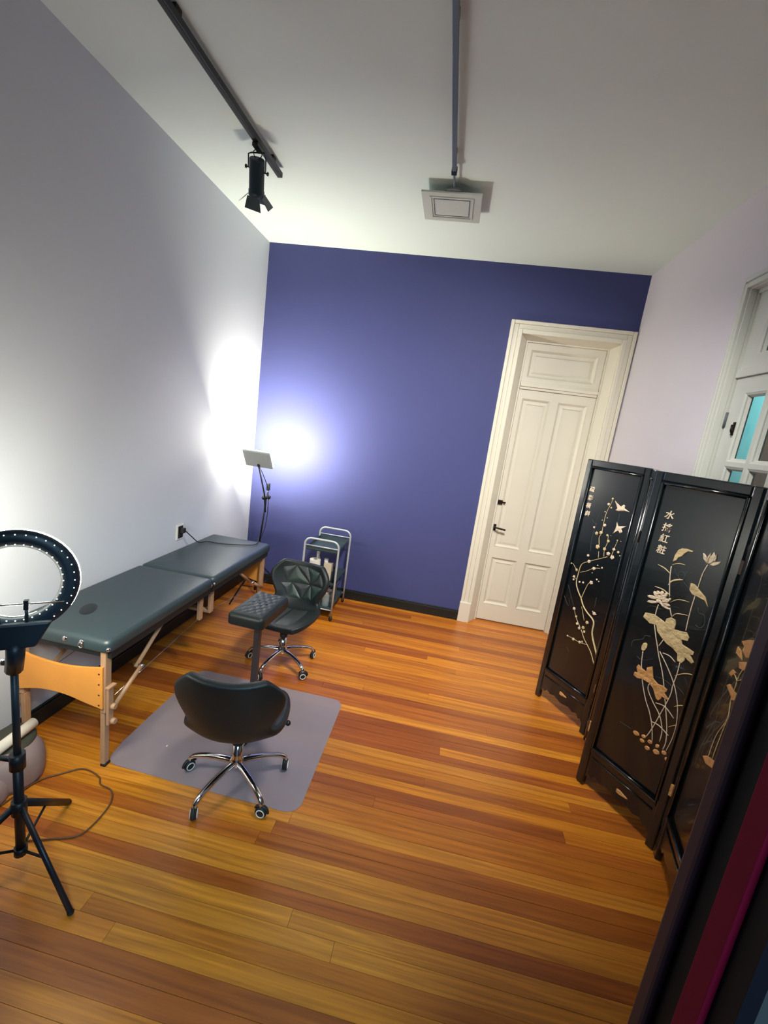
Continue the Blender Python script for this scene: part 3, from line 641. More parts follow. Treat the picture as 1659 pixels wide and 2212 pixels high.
zs2 = 0.341; zs3 = 0.106
t = thing('paper_roll', 'white paper roll standing on the middle trolley shelf', 'paper roll', (0.905, 4.50, zs2))
MB().lathe([(0.018,0.0),(0.050,0.0),(0.050,0.195),(0.018,0.195),(0.018,0.0)], 22, Matrix.Translation((0.905,4.50,zs2)), False, False).build('paper', 'white_paper', t)
MB().lathe([(0.0165,0.0),(0.018,0.0),(0.018,0.197),(0.0165,0.197)], 16, Matrix.Translation((0.905,4.50,zs2)), cap=False).build('core', 'beige', t)
t = thing('spray_bottle', 'white nozzle bottle behind the paper roll', 'bottle', (0.90, 4.62, zs2))
MB().lathe([(0.024,0),(0.026,0.01),(0.026,0.15),(0.010,0.19),(0.010,0.215)], 16, Matrix.Translation((0.90,4.62,zs2))).build('body', 'white_plastic', t)
MB().lathe([(0.012,0.215),(0.012,0.235),(0.005,0.24),(0.005,0.275),(0.001,0.276)], 12, Matrix.Translation((0.90,4.62,zs2))).build('nozzle', 'white_plastic', t)
t = thing('cream_jar', 'small white jar on top of the beige box on the trolley', 'jar', (1.005, 4.55, zs2+0.175))
MB().lathe([(0.018,0.0),(0.020,0.003),(0.020,0.03),(0.018,0.032)], 14, Matrix.Translation((1.0,4.54,zs2+0.165))).build('body', 'white_plastic', t)
MB().lathe([(0.0205,0.032),(0.0205,0.042),(0.018,0.044),(0.001,0.044)], 14, Matrix.Translation((1.0,4.54,zs2+0.165))).build('lid', 'white_plastic', t)
single(MB().box(0.985, 1.06, 4.52, 4.58, zs2, zs2+0.165), 'glove_box', 'beige', 'beige cardboard box on the middle trolley shelf', 'box', None, 0.002)
t = thing('dark_bottle', 'dark bottle on the middle trolley shelf beside the right tube', 'bottle', (1.085, 4.52, zs2))
MB().lathe([(0.019,0),(0.021,0.006),(0.021,0.09),(0.008,0.115),(0.008,0.13)], 14, Matrix.Translation((1.088,4.52,zs2))).build('body', 'blue_black', t)
MB().lathe([(0.010,0.13),(0.010,0.15),(0.001,0.151)], 12, Matrix.Translation((1.088,4.52,zs2))).build('cap', 'rubber', t)
cl = [(0.965,4.455,zs2+0.001),(1.03,4.452,zs2+0.002),(1.055,4.475,zs2+0.03),(1.03,4.485,zs2+0.075),(1.0,4.478,zs2+0.105),(0.975,4.47,zs2+0.105)]
mb = MB().add([Vector(p) for p in cl]+[Vector(p)+Vector((0.002,0.012,0)) for p in cl], [(0,1,2,3,4,5),(11,10,9,8,7,6)]+[(k,k+6,(k+1)%6+6,(k+1)%6) for k in range(6)])
single(mb, 'paper_towel', 'white_paper', 'crumpled white paper towel leaning on the middle trolley shelf', 'paper towel', None, 0.002)
t = thing('instrument_tray', 'shallow steel tray across the lowest shelf bottles of the trolley', 'tray', (1.03, 4.62, 0.245))
t['label'] = 'shallow steel tray at the right of the trolley between middle and lowest shelf'
t.location = (1.03, 4.62, 0.20); WM[t.name] = Matrix.Translation((1.03, 4.62, 0.20))
mb = MB().box(0.96, 1.105, 4.46, 4.72, 0.262, 0.265); ring_rect(mb, 0.96, 1.105, -4.72, -4.46, 0.003, 0.262, 0.292, Matrix(((1,0,0,0),(0,0,-1,0),(0,1,0,0),(0,0,0,1)))); mb.build('tray_body', 'tray', t)
for dx in (0.02, 0.05, 0.085): MB().tube([(0.97+dx, 4.49, 0.269), (0.985+dx, 4.64, 0.269)], 0.004, 6).build('instrument', 'white_plastic', t)
t['note'] = ''; del t['note']
labs = ['clear plastic jar on the lowest trolley shelf, nearest the left tube', 'clear plastic jar on the lowest trolley shelf, middle one', 'clear plastic jar on the lowest trolley shelf under the steel tray']
for k, (x, y) in enumerate(((0.885, 4.50), (0.965, 4.49), (1.045, 4.50))):
    t = thing('plastic_jar', labs[k], 'jar', (x, y, zs3), 0, 'clear jars on the lowest shelf')
    MB().lathe([(0.030,0),(0.034,0.006),(0.034,0.115),(0.026,0.125)], 16, Matrix.Translation((x,y,zs3))).build('body', 'clear_plastic', t)
    MB().lathe([(0.028,0.125),(0.028,0.142),(0.001,0.143)], 16, Matrix.Translation((x,y,zs3))).build('lid', 'white_plastic' if k != 1 else 'rubber', t)
for x, y in ((0.98, 4.69), (1.07, 4.69)):      # supports of the tray: a box under it
    pass
single(MB().box(0.975, 1.095, 4.56, 4.70, zs3, 0.262), 'steel_box', 'tray', 'grey steel box on the lowest trolley shelf carrying the tray', 'box', None, 0.004)

# ================================================================ LED PANEL ON ITS STAND
LP = Vector((0.335, 4.375, 1.395)); n = Vector((0.0, 1.0, 0.70)).normalized()
xr = Vector((1, 0, 0)); xr = (xr*math.cos(0.09) + Vector((0,0,1))*0.0).normalized(); yu = n.cross(xr).normalized(); xr = yu.cross(n).normalized()
if yu.z < 0: yu = -yu
TP = Matrix(((xr.x, yu.x, n.x, LP.x), (xr.y, yu.y, n.y, LP.y), (xr.z, yu.z, n.z, LP.z), (0,0,0,1)))
t = thing('led_panel_light', 'lit rectangular panel lamp on a black tripod stand in the far left corner', 'lamp', (0.27, 4.66, 0))
MB().box(-0.125, 0.125, -0.085, 0.085, -0.022, 0.0, TP).build('lamp_back', 'grey_back', t, 0.006)
MB().box(-0.122, 0.122, -0.082, 0.082, 0.0, 0.007, TP).build('diffuser', 'led', t)
SX, SY = 0.275, 4.66
cl_ = Vector((0.315, 4.655, 0.995)); bt = TP @ Vector((0, -0.06, -0.024))
MB().tube([bt, cl_ + Vector((-0.01, -0.015, 0.03)), cl_ + Vector((0.004, 0.0, -0.14))], 0.0075, 8).build('boom_arm', 'black_metal', t)
MB().ball(bt, 0.014, 8, 5).build('ball_joint', 'black_metal', t)
MB().tube([(SX, SY, 0.05), (SX+0.006, SY, 0.55)], 0.012, 10).build('lower_pole', 'black_metal', t)
MB().tube([(SX+0.006, SY, 0.52), (SX+0.045, SY, 1.03)], 0.008, 10).build('upper_pole', 'black_metal', t)
MB().tube([(SX+0.005, SY, 0.50), (SX+0.008, SY, 0.56)], 0.017, 10).build('pole_clamp', 'black_metal', t)
hd = MB().tube([cl_+Vector((-0.03,0,0.0)), cl_+Vector((0.035,0,0.012))], 0.014, 10).ball(cl_+Vector((-0.02,-0.004,0.002)), 0.022).ball(cl_+Vector((0.028,0,0.012)), 0.02); hd.build('boom_clamp', 'black_metal', t)
MB().tube([(SX+0.045, SY, 1.03), (SX+0.05, SY, 1.075)], 0.005, 8).build('spigot', 'chrome', t)
MB().box(SX+0.036, SX+0.068, SY-0.012, SY+0.012, 1.072, 1.14).build('phone_clamp', 'black_metal', t, 0.004)
for fx, fy in ((0.178, 4.327), (0.47, 4.93), (0.06, 4.84)):
    d = Vector((fx-SX, fy-SY, 0)); L = d.length
    MB().tube([(SX, SY, 0.36), (SX+d.x*0.98, SY+d.y*0.98, 0.010)], 0.0075, 8).tube([(SX, SY, 0.08), (SX+d.x*0.55, SY+d.y*0.55, 0.155)], 0.004, 6).build('leg', 'black_metal', t)
    
MB().tube([(SX, SY, 0.34), (SX, SY, 0.39)], 0.02, 10).build('leg_collar', 'black_metal', t)
MB().tube(crom([bt, bt+Vector((0.03,0.06,-0.1)), (0.35,4.62,1.05), (0.315,4.70,0.72), (0.24,4.70,0.45), (0.22,4.72,0.15)]), 0.003, 6).build('lamp_cable', 'cable', t)

# ================================================================ RING LIGHT
RC = Vector((0.634, 1.945, 1.168)); n = Vector((-0.62, 0.78, -0.13)).normalized()
yu = (Vector((0,0,1)) - n*n.z).normalized(); xr = yu.cross(n).normalized()
TR = Matrix(((xr.x, yu.x, n.x, RC.x), (xr.y, yu.y, n.y, RC.y), (xr.z, yu.z, n.z, RC.z), (0,0,0,1)))
PX, PYY = 0.635, 1.925
t = thing('ring_light', 'lit ring light on a black tripod at the left edge', 'ring light', (PX, PYY, 0))
RI, RO = 0.118, 0.172
MB().lathe([(RI,0.0),(RI,-0.014),(RI+0.010,-0.022),(RO-0.012,-0.022),(RO,-0.012),(RO,0.0),(RI,0.0)], 56, TR, cap=False).build('ring_housing', 'blue_black', t)
MB().lathe([(RI+0.002,0.0),(RI+0.002,0.010),(RI+0.008,0.015),(RO-0.006,0.015),(RO+0.001,0.010),(RO+0.001,0.0)], 56, TR, cap=False).build('ring_diffuser', 'ring_led', t)
dt = MB()
for k in range(36):
    a = 2*PI*k/36
    for r in (RI+0.008, RO-0.014):
        dt.ball(TR @ Vector((r*math.cos(a), r*math.sin(a), -0.0225)), 0.0022, 5, 3)
tag(dt.build('vent_holes', 'ring_dot', t), kind='stuff')
bx = MB().add([TR @ Vector(p) for p in ((-0.10,-0.13,-0.045),(0.10,-0.13,-0.045),(0.055,-0.215,-0.045),(-0.055,-0.215,-0.045),(-0.10,-0.13,-0.018),(0.10,-0.13,-0.018),(0.055,-0.215,-0.0),(-0.055,-0.215,-0.0))], [(0,3,2,1),(4,5,6,7),(0,1,5,4),(1,2,6,5),(2,3,7,6),(3,0,4,7)])
bx.build('lamp_yoke', 'blue_black', t, 0.008)
nb = TR @ Vector((0, -0.24, -0.02))
MB().tube([TR @ Vector((0,-0.20,-0.022)), nb, (PX, PYY, 0.86)], 0.026, 12).build('tilt_joint', 'blue_black', t)
MB().tube([(PX-0.05, PYY, 0.875), (PX-0.03, PYY, 0.88)], 0.012, 8).build('tilt_knob', 'chrome', t)
ph = MB().tube([TR @ Vector((-0.13,-0.070,-0.03)), TR @ Vector((0.098,-0.068,-0.03))], 0.003, 6); ph.build('holder_bar', 'chrome', t)
for xx in (-0.03, 0.045): MB().box(xx-0.007, xx+0.007, -0.088, -0.055, -0.042, -0.024, TR).build('holder_clip', 'black_metal', t, 0.002)
MB().tube([TR @ Vector((-0.03,-0.075,-0.033)), TR @ Vector((-0.03,-0.135,-0.03))], 0.006, 8).tube([TR @ Vector((0.045,-0.08,-0.033)), TR @ Vector((0.035,-0.135,-0.03))], 0.005, 8).build('holder_stem', 'blue_black', t)
MB().tube([(PX, PYY, 0.45), (PX, PYY, 0.87)], 0.0115, 12).build('upper_pole', 'blue_black', t)
MB().tube([(PX, PYY, 0.10), (PX, PYY, 0.50)], 0.0155, 12).build('lower_pole', 'black_metal', t)
MB().tube([(PX, PYY, 0.47), (PX, PYY, 0.53)], 0.024, 12).tube([(PX-0.01, PYY, 0.50), (PX-0.06, PYY-0.01, 0.505)], 0.009, 8).build('pole_clamp', 'black_metal', t)
MB().tube([(PX, PYY, 0.28), (PX, PYY, 0.335)], 0.024, 12).build('leg_collar', 'black_metal', t)
MB().tube([(PX, PYY, 0.10), (PX, PYY, 0.13)], 0.021, 12).build('lower_collar', 'black_metal', t)
for fx, fy in ((0.914, 1.854), (0.548, 2.224), (0.40, 1.70)):
    d = Vector((fx-PX, fy-PYY, 0))
    MB().tube([(PX+d.x*0.05, PYY+d.y*0.05, 0.31), (PX+d.x*0.98, PYY+d.y*0.98, 0.012)], 0.009, 8, True, None, 1.5).ball((PX+d.x*0.98, PYY+d.y*0.98, 0.012), 0.0118).build('leg', 'black_metal', t)
    MB().tube([(PX, PYY, 0.115), (PX+d.x*0.5, PYY+d.y*0.5, 0.165)], 0.005, 6).build('brace', 'black_metal', t)
single(MB().tube(crom([(0.30,2.13,0.006),(0.330,2.275,0.006),(0.39,2.34,0.006),(0.46,2.393,0.006),(0.56,2.375,0.006),(0.60,2.34,0.006),(0.669,2.324,0.006),(0.715,2.262,0.006),(0.723,2.157,0.006),(0.70,2.10,0.006),(0.619,2.063,0.006),(0.53,2.03,0.006)]), 0.0035, 6), 'lamp_cord', 'cable_brown', 'thin brown cord looping on the floor beside the ring light stand', 'cable')

# ================================================================ GREY BAG AND WHITE ROLL
def blob(cx, cy, rx, ry, h, seed, n=40, m=12):
    mb = MB(); vv = []
    for j in range(m+1):
        a = PI/2*j/m; 
        for k in range(n):
            b = 2*PI*k/n; lob = 1 + 0.07*math.sin(3*b+seed) + 0.04*math.sin(5*b+seed*2)
            rr = (math.cos(a)**0.45)*lob*(1 - 0.10*(1-math.sin(a))) if j < m else 0.0
            vv.append((cx+rx*rr*math.cos(b), cy+ry*rr*math.sin(b), h*math.sin(a)*(1+0.05*math.sin(2*b+seed)*math.cos(a))))
    ff = [(j*n+k, j*n+(k+1)%n, (j+1)*n+(k+1)%n, (j+1)*n+k) for j in range(m) for k in range(n)]
    return mb.add(vv, ff+[tuple(reversed(range(n)))], True)
t = thing('grey_floor_bag', 'mauve grey soft bag on the floor under the near end of the massage table', 'bag', (0.17, 2.25, 0))
blob(0.172, 2.26, 0.155, 0.19, 0.16, 0.8).build('bag_body', 'vinyl_bag', t)
blob(0.165, 2.12, 0.15, 0.16, 0.11, 2.6).build('side_pocket', 'vinyl_bag', t)
mb = blob(0.15, 2.30, 0.11, 0.13, 0.03, 1.4); mb.v = [(x, y, z+0.143) for x, y, z in mb.v]; mb.build('dark_flap', 'vinyl_bag_dark', t)
t = thing('white_roll', 'white paper roll lying on the grey bag behind the ring light pole', 'paper roll', (0.20, 2.26, 0.19))
MB().tube([(0.215, 2.175, 0.205), (0.200, 2.385, 0.205)], 0.024, 18).build('paper', 'white_paper', t)
MB().tube([(0.2151, 2.173, 0.205), (0.200, 2.387, 0.205)], 0.010, 12).build('core', 'beige', t)

# ================================================================ FOLDING SCREEN
ART = json.loads('''{"L1":{"br":[[12,[[414,548],[386,593],[352,646],[336,688],[332,744],[313,770],[267,791],[225,822],[197,861]]],[7,[[197,861],[154,908],[131,950],[130,1009],[139,1084],[190,1124],[259,1166],[311,1198]]],[6,[[415,473],[367,546],[334,578],[291,613],[253,660]]],[5,[[197,861],[209,924],[223,977],[243,995]]],[5,[[142,1028],[192,1058],[232,1090],[282,1109]]],[4,[[250,1170],[242,1212]]],[4,[[235,1251],[221,1301],[232,1332],[229,1385],[230,1466],[248,1536],[253,1570]]],[4,[[287,1189],[279,1238],[288,1281],[282,1333]]],[4,[[338,1210],[344,1266],[353,1314]]],[3,[[117,1025],[76,1062],[53,1064]]],[3,[[131,973],[86,977]]],[4,[[259,729],[215,811]]],[4,[[323,587],[269,572],[209,569],[161,566]]],[4,[[242,669],[194,719],[162,771]]]],"bl":[[251,1566,8],[232,1526,10],[256,1508,7],[220,1473,6],[245,1438,5],[213,1415,5],[240,1388,12],[196,1321,13],[226,1334,13],[167,1354,8],[292,1296,11],[227,1238,16],[279,1240,12],[313,1219,14],[346,1206,15],[343,1258,11],[351,1320,6],[376,1321,4],[377,1250,9],[393,1232,6],[275,1331,8],[300,1335,4],[190,1124,13],[172,1160,10],[110,1034,10],[53,1062,7],[102,983,10],[104,962,8],[238,1091,13],[259,1121,6],[294,1117,7],[233,1059,5],[155,964,8],[183,971,8],[243,994,14],[277,1030,7],[294,1023,6],[162,771,12],[192,726,10],[212,683,10],[236,662,11],[264,680,12],[284,727,13],[279,658,10],[161,566,7],[212,567,11],[265,573,11],[282,586,7],[318,808,13],[331,807,6],[304,816,6]],"birds":[[[270,1557],[289,1545],[319,1529],[335,1546],[345,1542],[344,1526],[383,1510],[349,1509],[309,1499],[289,1500],[298,1515]],[[318,1429],[334,1407],[387,1420],[359,1395],[369,1378],[356,1368],[343,1382],[310,1351],[319,1383],[321,1403]]],"ch":[[83,1593],[86,1535],[83,1482],[89,1428]],"paint":[[[138,1402],[167,1382],[179,1453]],[[180,1191],[170,1258],[170,1328],[175,1384]],[[57,822],[109,769],[112,838],[154,782],[69,910]],[[308,846],[305,916]],[[404,668],[399,784]],[[174,488],[199,464]],[[321,1482],[324,1431]]]},"L3":{"leaf":[[[184,1381],[186,1417],[194,1442],[208,1455],[228,1459],[256,1457],[255,1452],[237,1449],[224,1433],[217,1420],[203,1407],[198,1392]],[[283,1313],[300,1314],[320,1299],[356,1274],[374,1237],[356,1259],[326,1264],[302,1265],[285,1281]],[[120,1066],[125,1093],[167,1103],[204,1094],[224,1088],[226,1109],[244,1124],[265,1120],[271,1103],[271,1075],[295,1080],[325,1087],[340,1068],[338,1051],[311,1045],[320,1025],[342,1022],[374,1016],[374,1001],[362,996],[385,972],[378,960],[347,973],[348,958],[339,940],[319,941],[312,973],[287,987],[256,994],[230,1009],[201,1031],[190,1058],[157,1050],[147,1057]]],"leafo":[[[149,761],[150,779],[166,784],[153,808],[159,826],[182,816],[203,812],[201,835],[224,853],[236,816],[243,798],[269,786],[291,791],[314,786],[314,773],[305,763],[329,746],[327,738],[300,739],[300,726],[289,710],[277,714],[255,751],[232,766],[199,766],[169,756]],[[165,950],[174,945],[176,928],[171,910],[162,902],[153,907],[150,924],[155,942]]],"bloom":[[[321,1422],[304,1438],[297,1462],[306,1459],[316,1448]],[[326,1420],[318,1432],[319,1454],[326,1473],[328,1458],[324,1438]],[[328,1419],[325,1442],[337,1480],[346,1464],[347,1442],[339,1425]],[[348,1439],[348,1464],[349,1476],[353,1455],[352,1442]],[[334,1418],[346,1435],[373,1448],[368,1432],[350,1418]]],"bloom2":[[[164,1184],[156,1177],[138,1172],[120,1172],[112,1177],[120,1184],[138,1189],[156,1189]],[[171,1168],[164,1160],[145,1151],[126,1147],[117,1149],[124,1157],[143,1165],[162,1170]],[[160,1190],[153,1189],[143,1194],[136,1204],[137,1212],[144,1214],[154,1208],[161,1199]],[[164,1203],[157,1201],[150,1205],[148,1213],[151,1220],[158,1222],[165,1218],[167,1210]],[[178,1205],[171,1206],[166,1213],[167,1222],[172,1228],[179,1228],[184,1221],[184,1211]],[[193,1203],[187,1207],[186,1217],[189,1226],[195,1230],[201,1227],[202,1217],[199,1208]],[[182,1189],[176,1181],[164,1179],[154,1184],[151,1193],[158,1201],[169,1203],[180,1198]],[[199,1205],[197,1194],[187,1186],[175,1185],[168,1192],[171,1202],[181,1211],[192,1212]],[[185,1175],[181,1169],[170,1166],[160,1168],[157,1174],[161,1180],[172,1183],[181,1181]],[[210,1200],[210,1192],[203,1181],[192,1175],[185,1176],[185,1185],[193,1195],[203,1202]],[[220,1210],[221,1203],[217,1191],[209,1181],[202,1179],[201,1186],[205,1198],[213,1208]],[[201,1175],[197,1169],[188,1165],[178,1164],[173,1168],[177,1174],[186,1178],[197,1179]],[[226,1173],[220,1168],[208,1166],[196,1169],[192,1174],[198,1179],[210,1180],[222,1178]],[[229,1157],[222,1153],[208,1154],[194,1157],[189,1162],[196,1165],[210,1165],[224,1161]],[[204,1157],[199,1156],[190,1160],[183,1166],[181,1171],[186,1172],[195,1168],[203,1162]]],"stems":[[[327,1417],[318,1370],[316,1316],[314,1259],[313,1198],[315,1137],[318,1092]],[[183,1357],[191,1301],[212,1211]],[[226,1165],[245,1126]],[[174,1157],[172,1132],[173,1100]],[[162,900],[170,844],[178,814],[200,749],[235,677],[267,630],[295,571],[315,500]],[[181,1054],[201,1002],[215,971],[238,918],[277,841],[319,726],[355,617],[370,544],[367,499]],[[226,965],[238,1005]],[[236,942],[282,894],[326,839],[353,791],[377,726],[391,645],[390,568],[381,502]],[[332,940],[334,877],[331,818],[332,761],[312,637],[296,551],[284,506]],[[251,942],[284,944],[313,929]],[[232,766],[233,732],[272,685],[313,646],[341,585],[345,524]],[[282,692],[325,701],[373,673]],[[289,593],[323,597],[372,580]]],"blades":[[[122,1345],[159,1337],[191,1319]],[[183,1363],[210,1381],[240,1384]],[[191,1264],[204,1291],[229,1307],[248,1314]],[[134,1236],[174,1236],[215,1222]],[[221,1191],[246,1214],[272,1223],[299,1226]],[[245,1126],[259,1149],[285,1159],[308,1164]],[[326,866],[354,894],[384,911],[416,917]],[[359,726],[385,750],[409,762]],[[362,619],[384,644],[405,658],[425,661]]],"pebbles":[[[252,485],[243,476],[229,475],[219,483],[223,493],[236,498],[249,495]],[[283,496],[277,488],[267,487],[261,494],[264,502],[273,507],[282,504]],[[283,470],[276,463],[265,462],[259,468],[261,477],[271,481],[281,478]],[[317,491],[310,483],[300,482],[294,488],[297,498],[306,503],[315,500]],[[314,453],[307,444],[296,443],[289,450],[292,460],[302,465],[312,462]],[[359,465],[350,455],[336,453],[328,462],[332,473],[344,480],[356,476]],[[350,496],[344,488],[336,486],[332,493],[334,503],[342,508],[349,505]],[[387,487],[380,479],[370,478],[364,485],[367,494],[376,499],[385,496]],[[406,468],[400,460],[390,458],[384,465],[387,475],[396,480],[405,477]]],"ch":[[113,1589],[116,1527],[116,1473],[117,1417]],"paint":[[[250,1336],[249,1323],[244,1314],[234,1313],[226,1320],[223,1332],[226,1344],[235,1349],[244,1346],[250,1336]],[[199,1352],[217,1327],[228,1324]],[[254,1357],[254,1333],[272,1356]],[[212,1262],[228,1284],[241,1301],[241,1274],[234,1248]],[[254,1307],[276,1289],[284,1296]],[[338,1217],[347,1195],[370,1194],[380,1154],[367,1132],[346,1137]],[[333,1107],[392,1134],[406,1122]],[[118,1107],[135,1132],[164,1141],[195,1142],[238,1175],[269,1181]],[[103,893],[103,927],[145,957],[151,979],[177,989]],[[141,862],[168,855],[215,888]],[[145,486],[205,490]],[[250,816],[298,821],[333,811]],[[344,826],[367,817],[388,803]]]},"L4":{"leafo":[[[178,1196],[227,1223],[289,1248],[302,1239],[300,1203],[295,1180],[251,1159],[206,1169],[211,1187]],[[162,1167],[164,1138],[226,1136],[197,1164]],[[210,1122],[260,1147],[283,1133],[263,1112],[225,1103]],[[161,1048],[181,1075],[214,1076],[184,1046]],[[172,1000],[193,1018],[232,1012],[292,1020],[296,1006],[253,978],[224,988]],[[163,666],[199,693],[282,725],[287,694],[210,663]]],"stems":[[[297,1176],[272,1148],[248,1099],[239,1062],[241,1026],[240,970],[259,905],[221,812],[211,752],[210,699]],[[200,1068],[237,1056]],[[242,1058],[295,1095]],[[294,976],[262,901],[249,797],[245,714]],[[290,892],[280,830],[279,728]]],"paint":[[[206,1507],[207,1482],[203,1456]],[[197,1435],[230,1450],[224,1472]]]}}''')
SC = [(2.880, 3.91), (3.13, 3.52), (2.965, 3.10), (3.225, 2.73), (3.12, 2.292)]
scr = thing('folding_screen', 'black lacquered four-leaf folding screen with carved bone flowers', 'folding screen', (3.05, 3.1, 0))
SH = 1.79
def leaf_T(k):
    P = Vector((*SC[k], 0)); Q = Vector((*SC[k+1], 0)); d = (Q-P); L = d.length; d.normalize(); nn = Vector((d.y, -d.x, 0))
    return Matrix(((d.x, nn.x, 0, P.x), (d.y, nn.y, 0, P.y), (0, 0, 1, 0), (0, 0, 0, 1))), L
def scallop(L, z0=0.045):
    # apron outline between the feet, (s, z): stepped cloud-shaped lower edge
    pts = [(0.040, 0.214), (0.040, 0.055), (0.062, 0.085), (0.075, 0.074), (0.098, 0.100), (0.13, 0.086), (0.165, 0.098), (L/2, 0.082)]
    return pts + [(L-x, z) for x, z in reversed(pts[:-1])]
for k in range(4):
    T, L = leaf_T(k); a, b = 0.003, L-0.003
    pn = MB().box(a+0.03, b-0.03, -0.024, -0.009, 0.20, SH-0.03, T).build('screen_leaf', 'lacquer', scr)
    mb = MB()
    for x in (a, b-0.040): mb.box(x, x+0.040, -0.030, 0.0, 0.0, SH, T)
    mb.box(a+0.04, b-0.04, -0.030, 0.0, SH-0.045, SH, T).box(a+0.04, b-0.04, -0.030, 0.0, 0.212, 0.242, T)
    mb.build('leaf_frame', 'lacquer_frame', pn, 0.006)
    md = MB()
    for i0, z0, z1, r in ((0.049, 0.250, SH-0.053, 0.0075),):
        q = [(i0, 0.001, z0), (L-i0, 0.001, z0), (L-i0, 0.001, z1), (i0, 0.001, z1)]
        for i in range(4): md.tube([q[i], q[(i+1) % 4]], r, 8, True, T)
    md.build('moulding', 'lacquer_frame', pn)
    ap = MB(); sc = scallop(L); ap.prism([(0.040, 0.214)] + [(x, z) for x, z in sc[1:-1]] + [(L-0.040, 0.214)], -0.022, -0.006, T); ap.build('apron', 'lacquer_frame', pn)
    MB().tube([(0.055, -0.004, 0.190), (L-0.055, -0.004, 0.190)], 0.004, 6, True, T).build('apron_bead', 'lacquer_frame', pn)
    if k in (0, 2):
        c = L/2 if k == 0 else 0.245; z = 0.150 if k == 0 else 0.135; pts = []
        for i in range(14):
            t_ = 2*PI*i/14; rr = 1+0.25*math.cos(3*t_); pts.append((c+0.030*rr*math.cos(t_), z+0.011*rr*math.sin(t_)))
        MB().prism(pts, -0.006, 0.0, T, 0.25).build('apron_ornament', 'bone_amber', pn)
    for z in (0.35, 1.45):
        if k < 3: MB().box(L-0.008, L+0.004, -0.004, 0.003, z-0.03, z+0.03, T).build('hinge', 'dark_metal' if z > 1 else 'bone_amber', pn)
    if k == 1: continue
    A = ART[{0: 'L1', 2: 'L3', 3: 'L4'}[k]]
    F = -0.009; rq = random.Random(11+k)
    def P3(p, y=F): return (p[0]/1000, y, p[1]/1000)
    for pp in A.get('paint', []):
        MB().tube([P3(q, F+0.0002) for q in crom([(a_, b_, 0) for a_, b_ in pp], 4)], 0.0022, 5, True, T, 0.3).build('painted_outline', 'faint_paint', pn)  # faint grey-green outlines painted flat on the lacquer
    if k == 0:
        for w_, pp in A['br']:
            c = crom([(a_, b_, 0) for a_, b_ in pp], 4); n = len(c)
            MB().tube([P3(q, F+0.002) for q in c], [w_/1000*0.5*(1.15-0.4*i/max(1, n-1)) for i in range(n)], 7, True, T, 0.8).build('branch', 'bone', pn)
        for x, z, r in A['bl']:
            x, z, r = x/1000, z/1000, r/1000*0.9; m_ = MB(); ph_ = rq.random()*6
            if r < 0.0055: m_.ball(T @ Vector((x, F+0.002, z)), r*0.8, 7, 4)
            else:
                for i in range(5):
                    t_ = 2*PI*i/5+ph_; m_.ball(T @ Vector((x+r*0.55*math.cos(t_), F+0.0025, z+r*0.55*math.sin(t_))), r*0.5, 7, 4)
                m_.ball(T @ Vector((x, F+0.005, z)), r*0.3, 6, 4)
            m_.build('blossom', rq.choice(['bone_pale', 'bone_pale', 'bone']), pn)
        for pp in A['birds']: MB().prism([(a_/1000, b_/1000) for a_, b_ in pp], F, F+0.006, T, 0.2).build('bird', 'bone_pale', pn)
    def dome(pp, h, mat_, nm):
        # carved leaf: outline with a raised irregular centre
        c = [(a_/1000, b_/1000) for a_, b_ in pp]; n = len(c); m_ = MB()
        vv = [(x, F, z) for x, z in c] + [(x, F+h*0.55, z) for x, z in c]
        cx = sum(p[0] for p in c)/n; cz = sum(p[1] for p in c)/n
        ff = [(i, (i+1) % n, (i+1) % n + n, i + n) for i in range(n)] + [tuple(range(n, 2*n))]
        m_.add(vv, ff, False, T); o_ = m_.build(nm, mat_, pn, min(0.002, h*0.3), 2); return o_
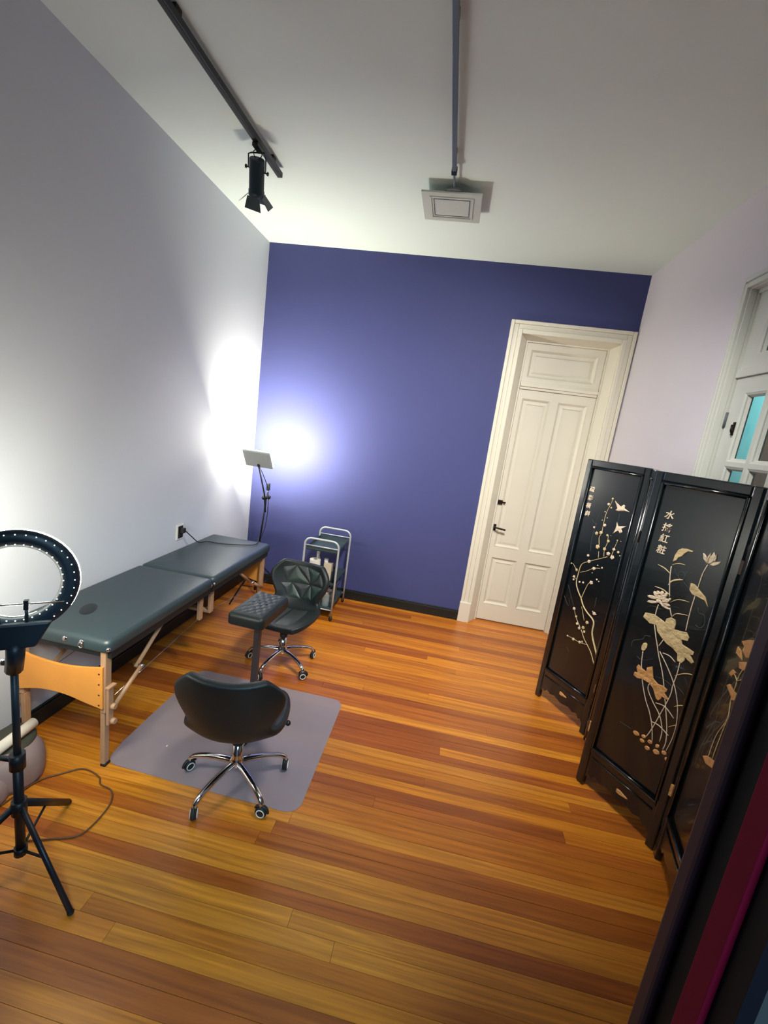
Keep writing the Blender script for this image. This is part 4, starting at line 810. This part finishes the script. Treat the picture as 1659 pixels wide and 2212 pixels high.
    if k == 2:
        for i, pp in enumerate(A['leaf']): dome(pp, 0.009, 'bone', 'lotus_leaf')
        # ridges on the large leaf
        for a_, b_ in (((100,1120),(250,1000)),): pass
        for pp in A['leafo'][:1]: dome(pp, 0.008, 'bone_amber', 'lotus_leaf')
        dome(A['leafo'][1], 0.009, 'bone', 'lotus_bud')
        for pp in A['bloom'] + A['bloom2']: MB().prism([(a_/1000, b_/1000) for a_, b_ in pp], F, F+0.005+rq.random()*0.003, T, 0.25).build('petal', 'bone_pale', pn)
        for pp in A['pebbles']: MB().prism([(a_/1000, b_/1000) for a_, b_ in pp], F, F+0.005, T, 0.3).build('pebble', 'bone_amber', pn)
        for pp in A['blades']:
            c = crom([(a_, b_, 0) for a_, b_ in pp], 4); n = len(c)
            MB().tube([P3(q, F+0.001) for q in c], [0.0042*math.sin(PI*(0.12+0.8*i/(n-1))) for i in range(n)], 6, True, T, 0.6).build('grass_blade', 'bone', pn)
    if k in (2, 3):
        for pp in A['stems']:
            c = crom([(a_, b_, 0) for a_, b_ in pp], 4)
            MB().tube([P3(q, F+0.0015) for q in c], 0.0026, 6, True, T, 0.8).build('stem', 'bone_pale' if k == 2 else 'bone', pn)
    if k == 3:
        for pp in A['leafo']: dome(pp, 0.008, 'bone_amber', 'carved_leaf')
    # inlaid characters
    chars = {0: '疏影橫斜', 2: '水搖紅粧'}.get(k)
    if chars:
        for ch_, (s_, z_) in zip(chars, A['ch']):
            cu = bpy.data.curves.new('character', 'FONT'); cu.body = ch_; cu.align_x = 'CENTER'; cu.align_y = 'CENTER'
            cu.size = 0.044 if k == 2 else 0.038; cu.offset = 0.0005; cu.extrude = 0.0016; cu.shear = 0.12
            to = bpy.data.objects.new('character', cu); C.objects.link(to); bpy.context.view_layer.update()
            me = bpy.data.meshes.new_from_object(to.evaluated_get(bpy.context.evaluated_depsgraph_get()))
            bpy.data.objects.remove(to)
            R4 = WM[pn.name].inverted() @ T @ Matrix.Translation((s_/1000, F+0.0016, z_/1000)) @ Matrix(((1,0,0,0),(0,0,1,0),(0,1,0,0),(0,0,0,1)))
            me.transform(R4); me.materials.clear(); me.materials.append(M['bone_pale'])
            o = bpy.data.objects.new('inlaid_character', me); C.objects.link(o); o.parent = pn
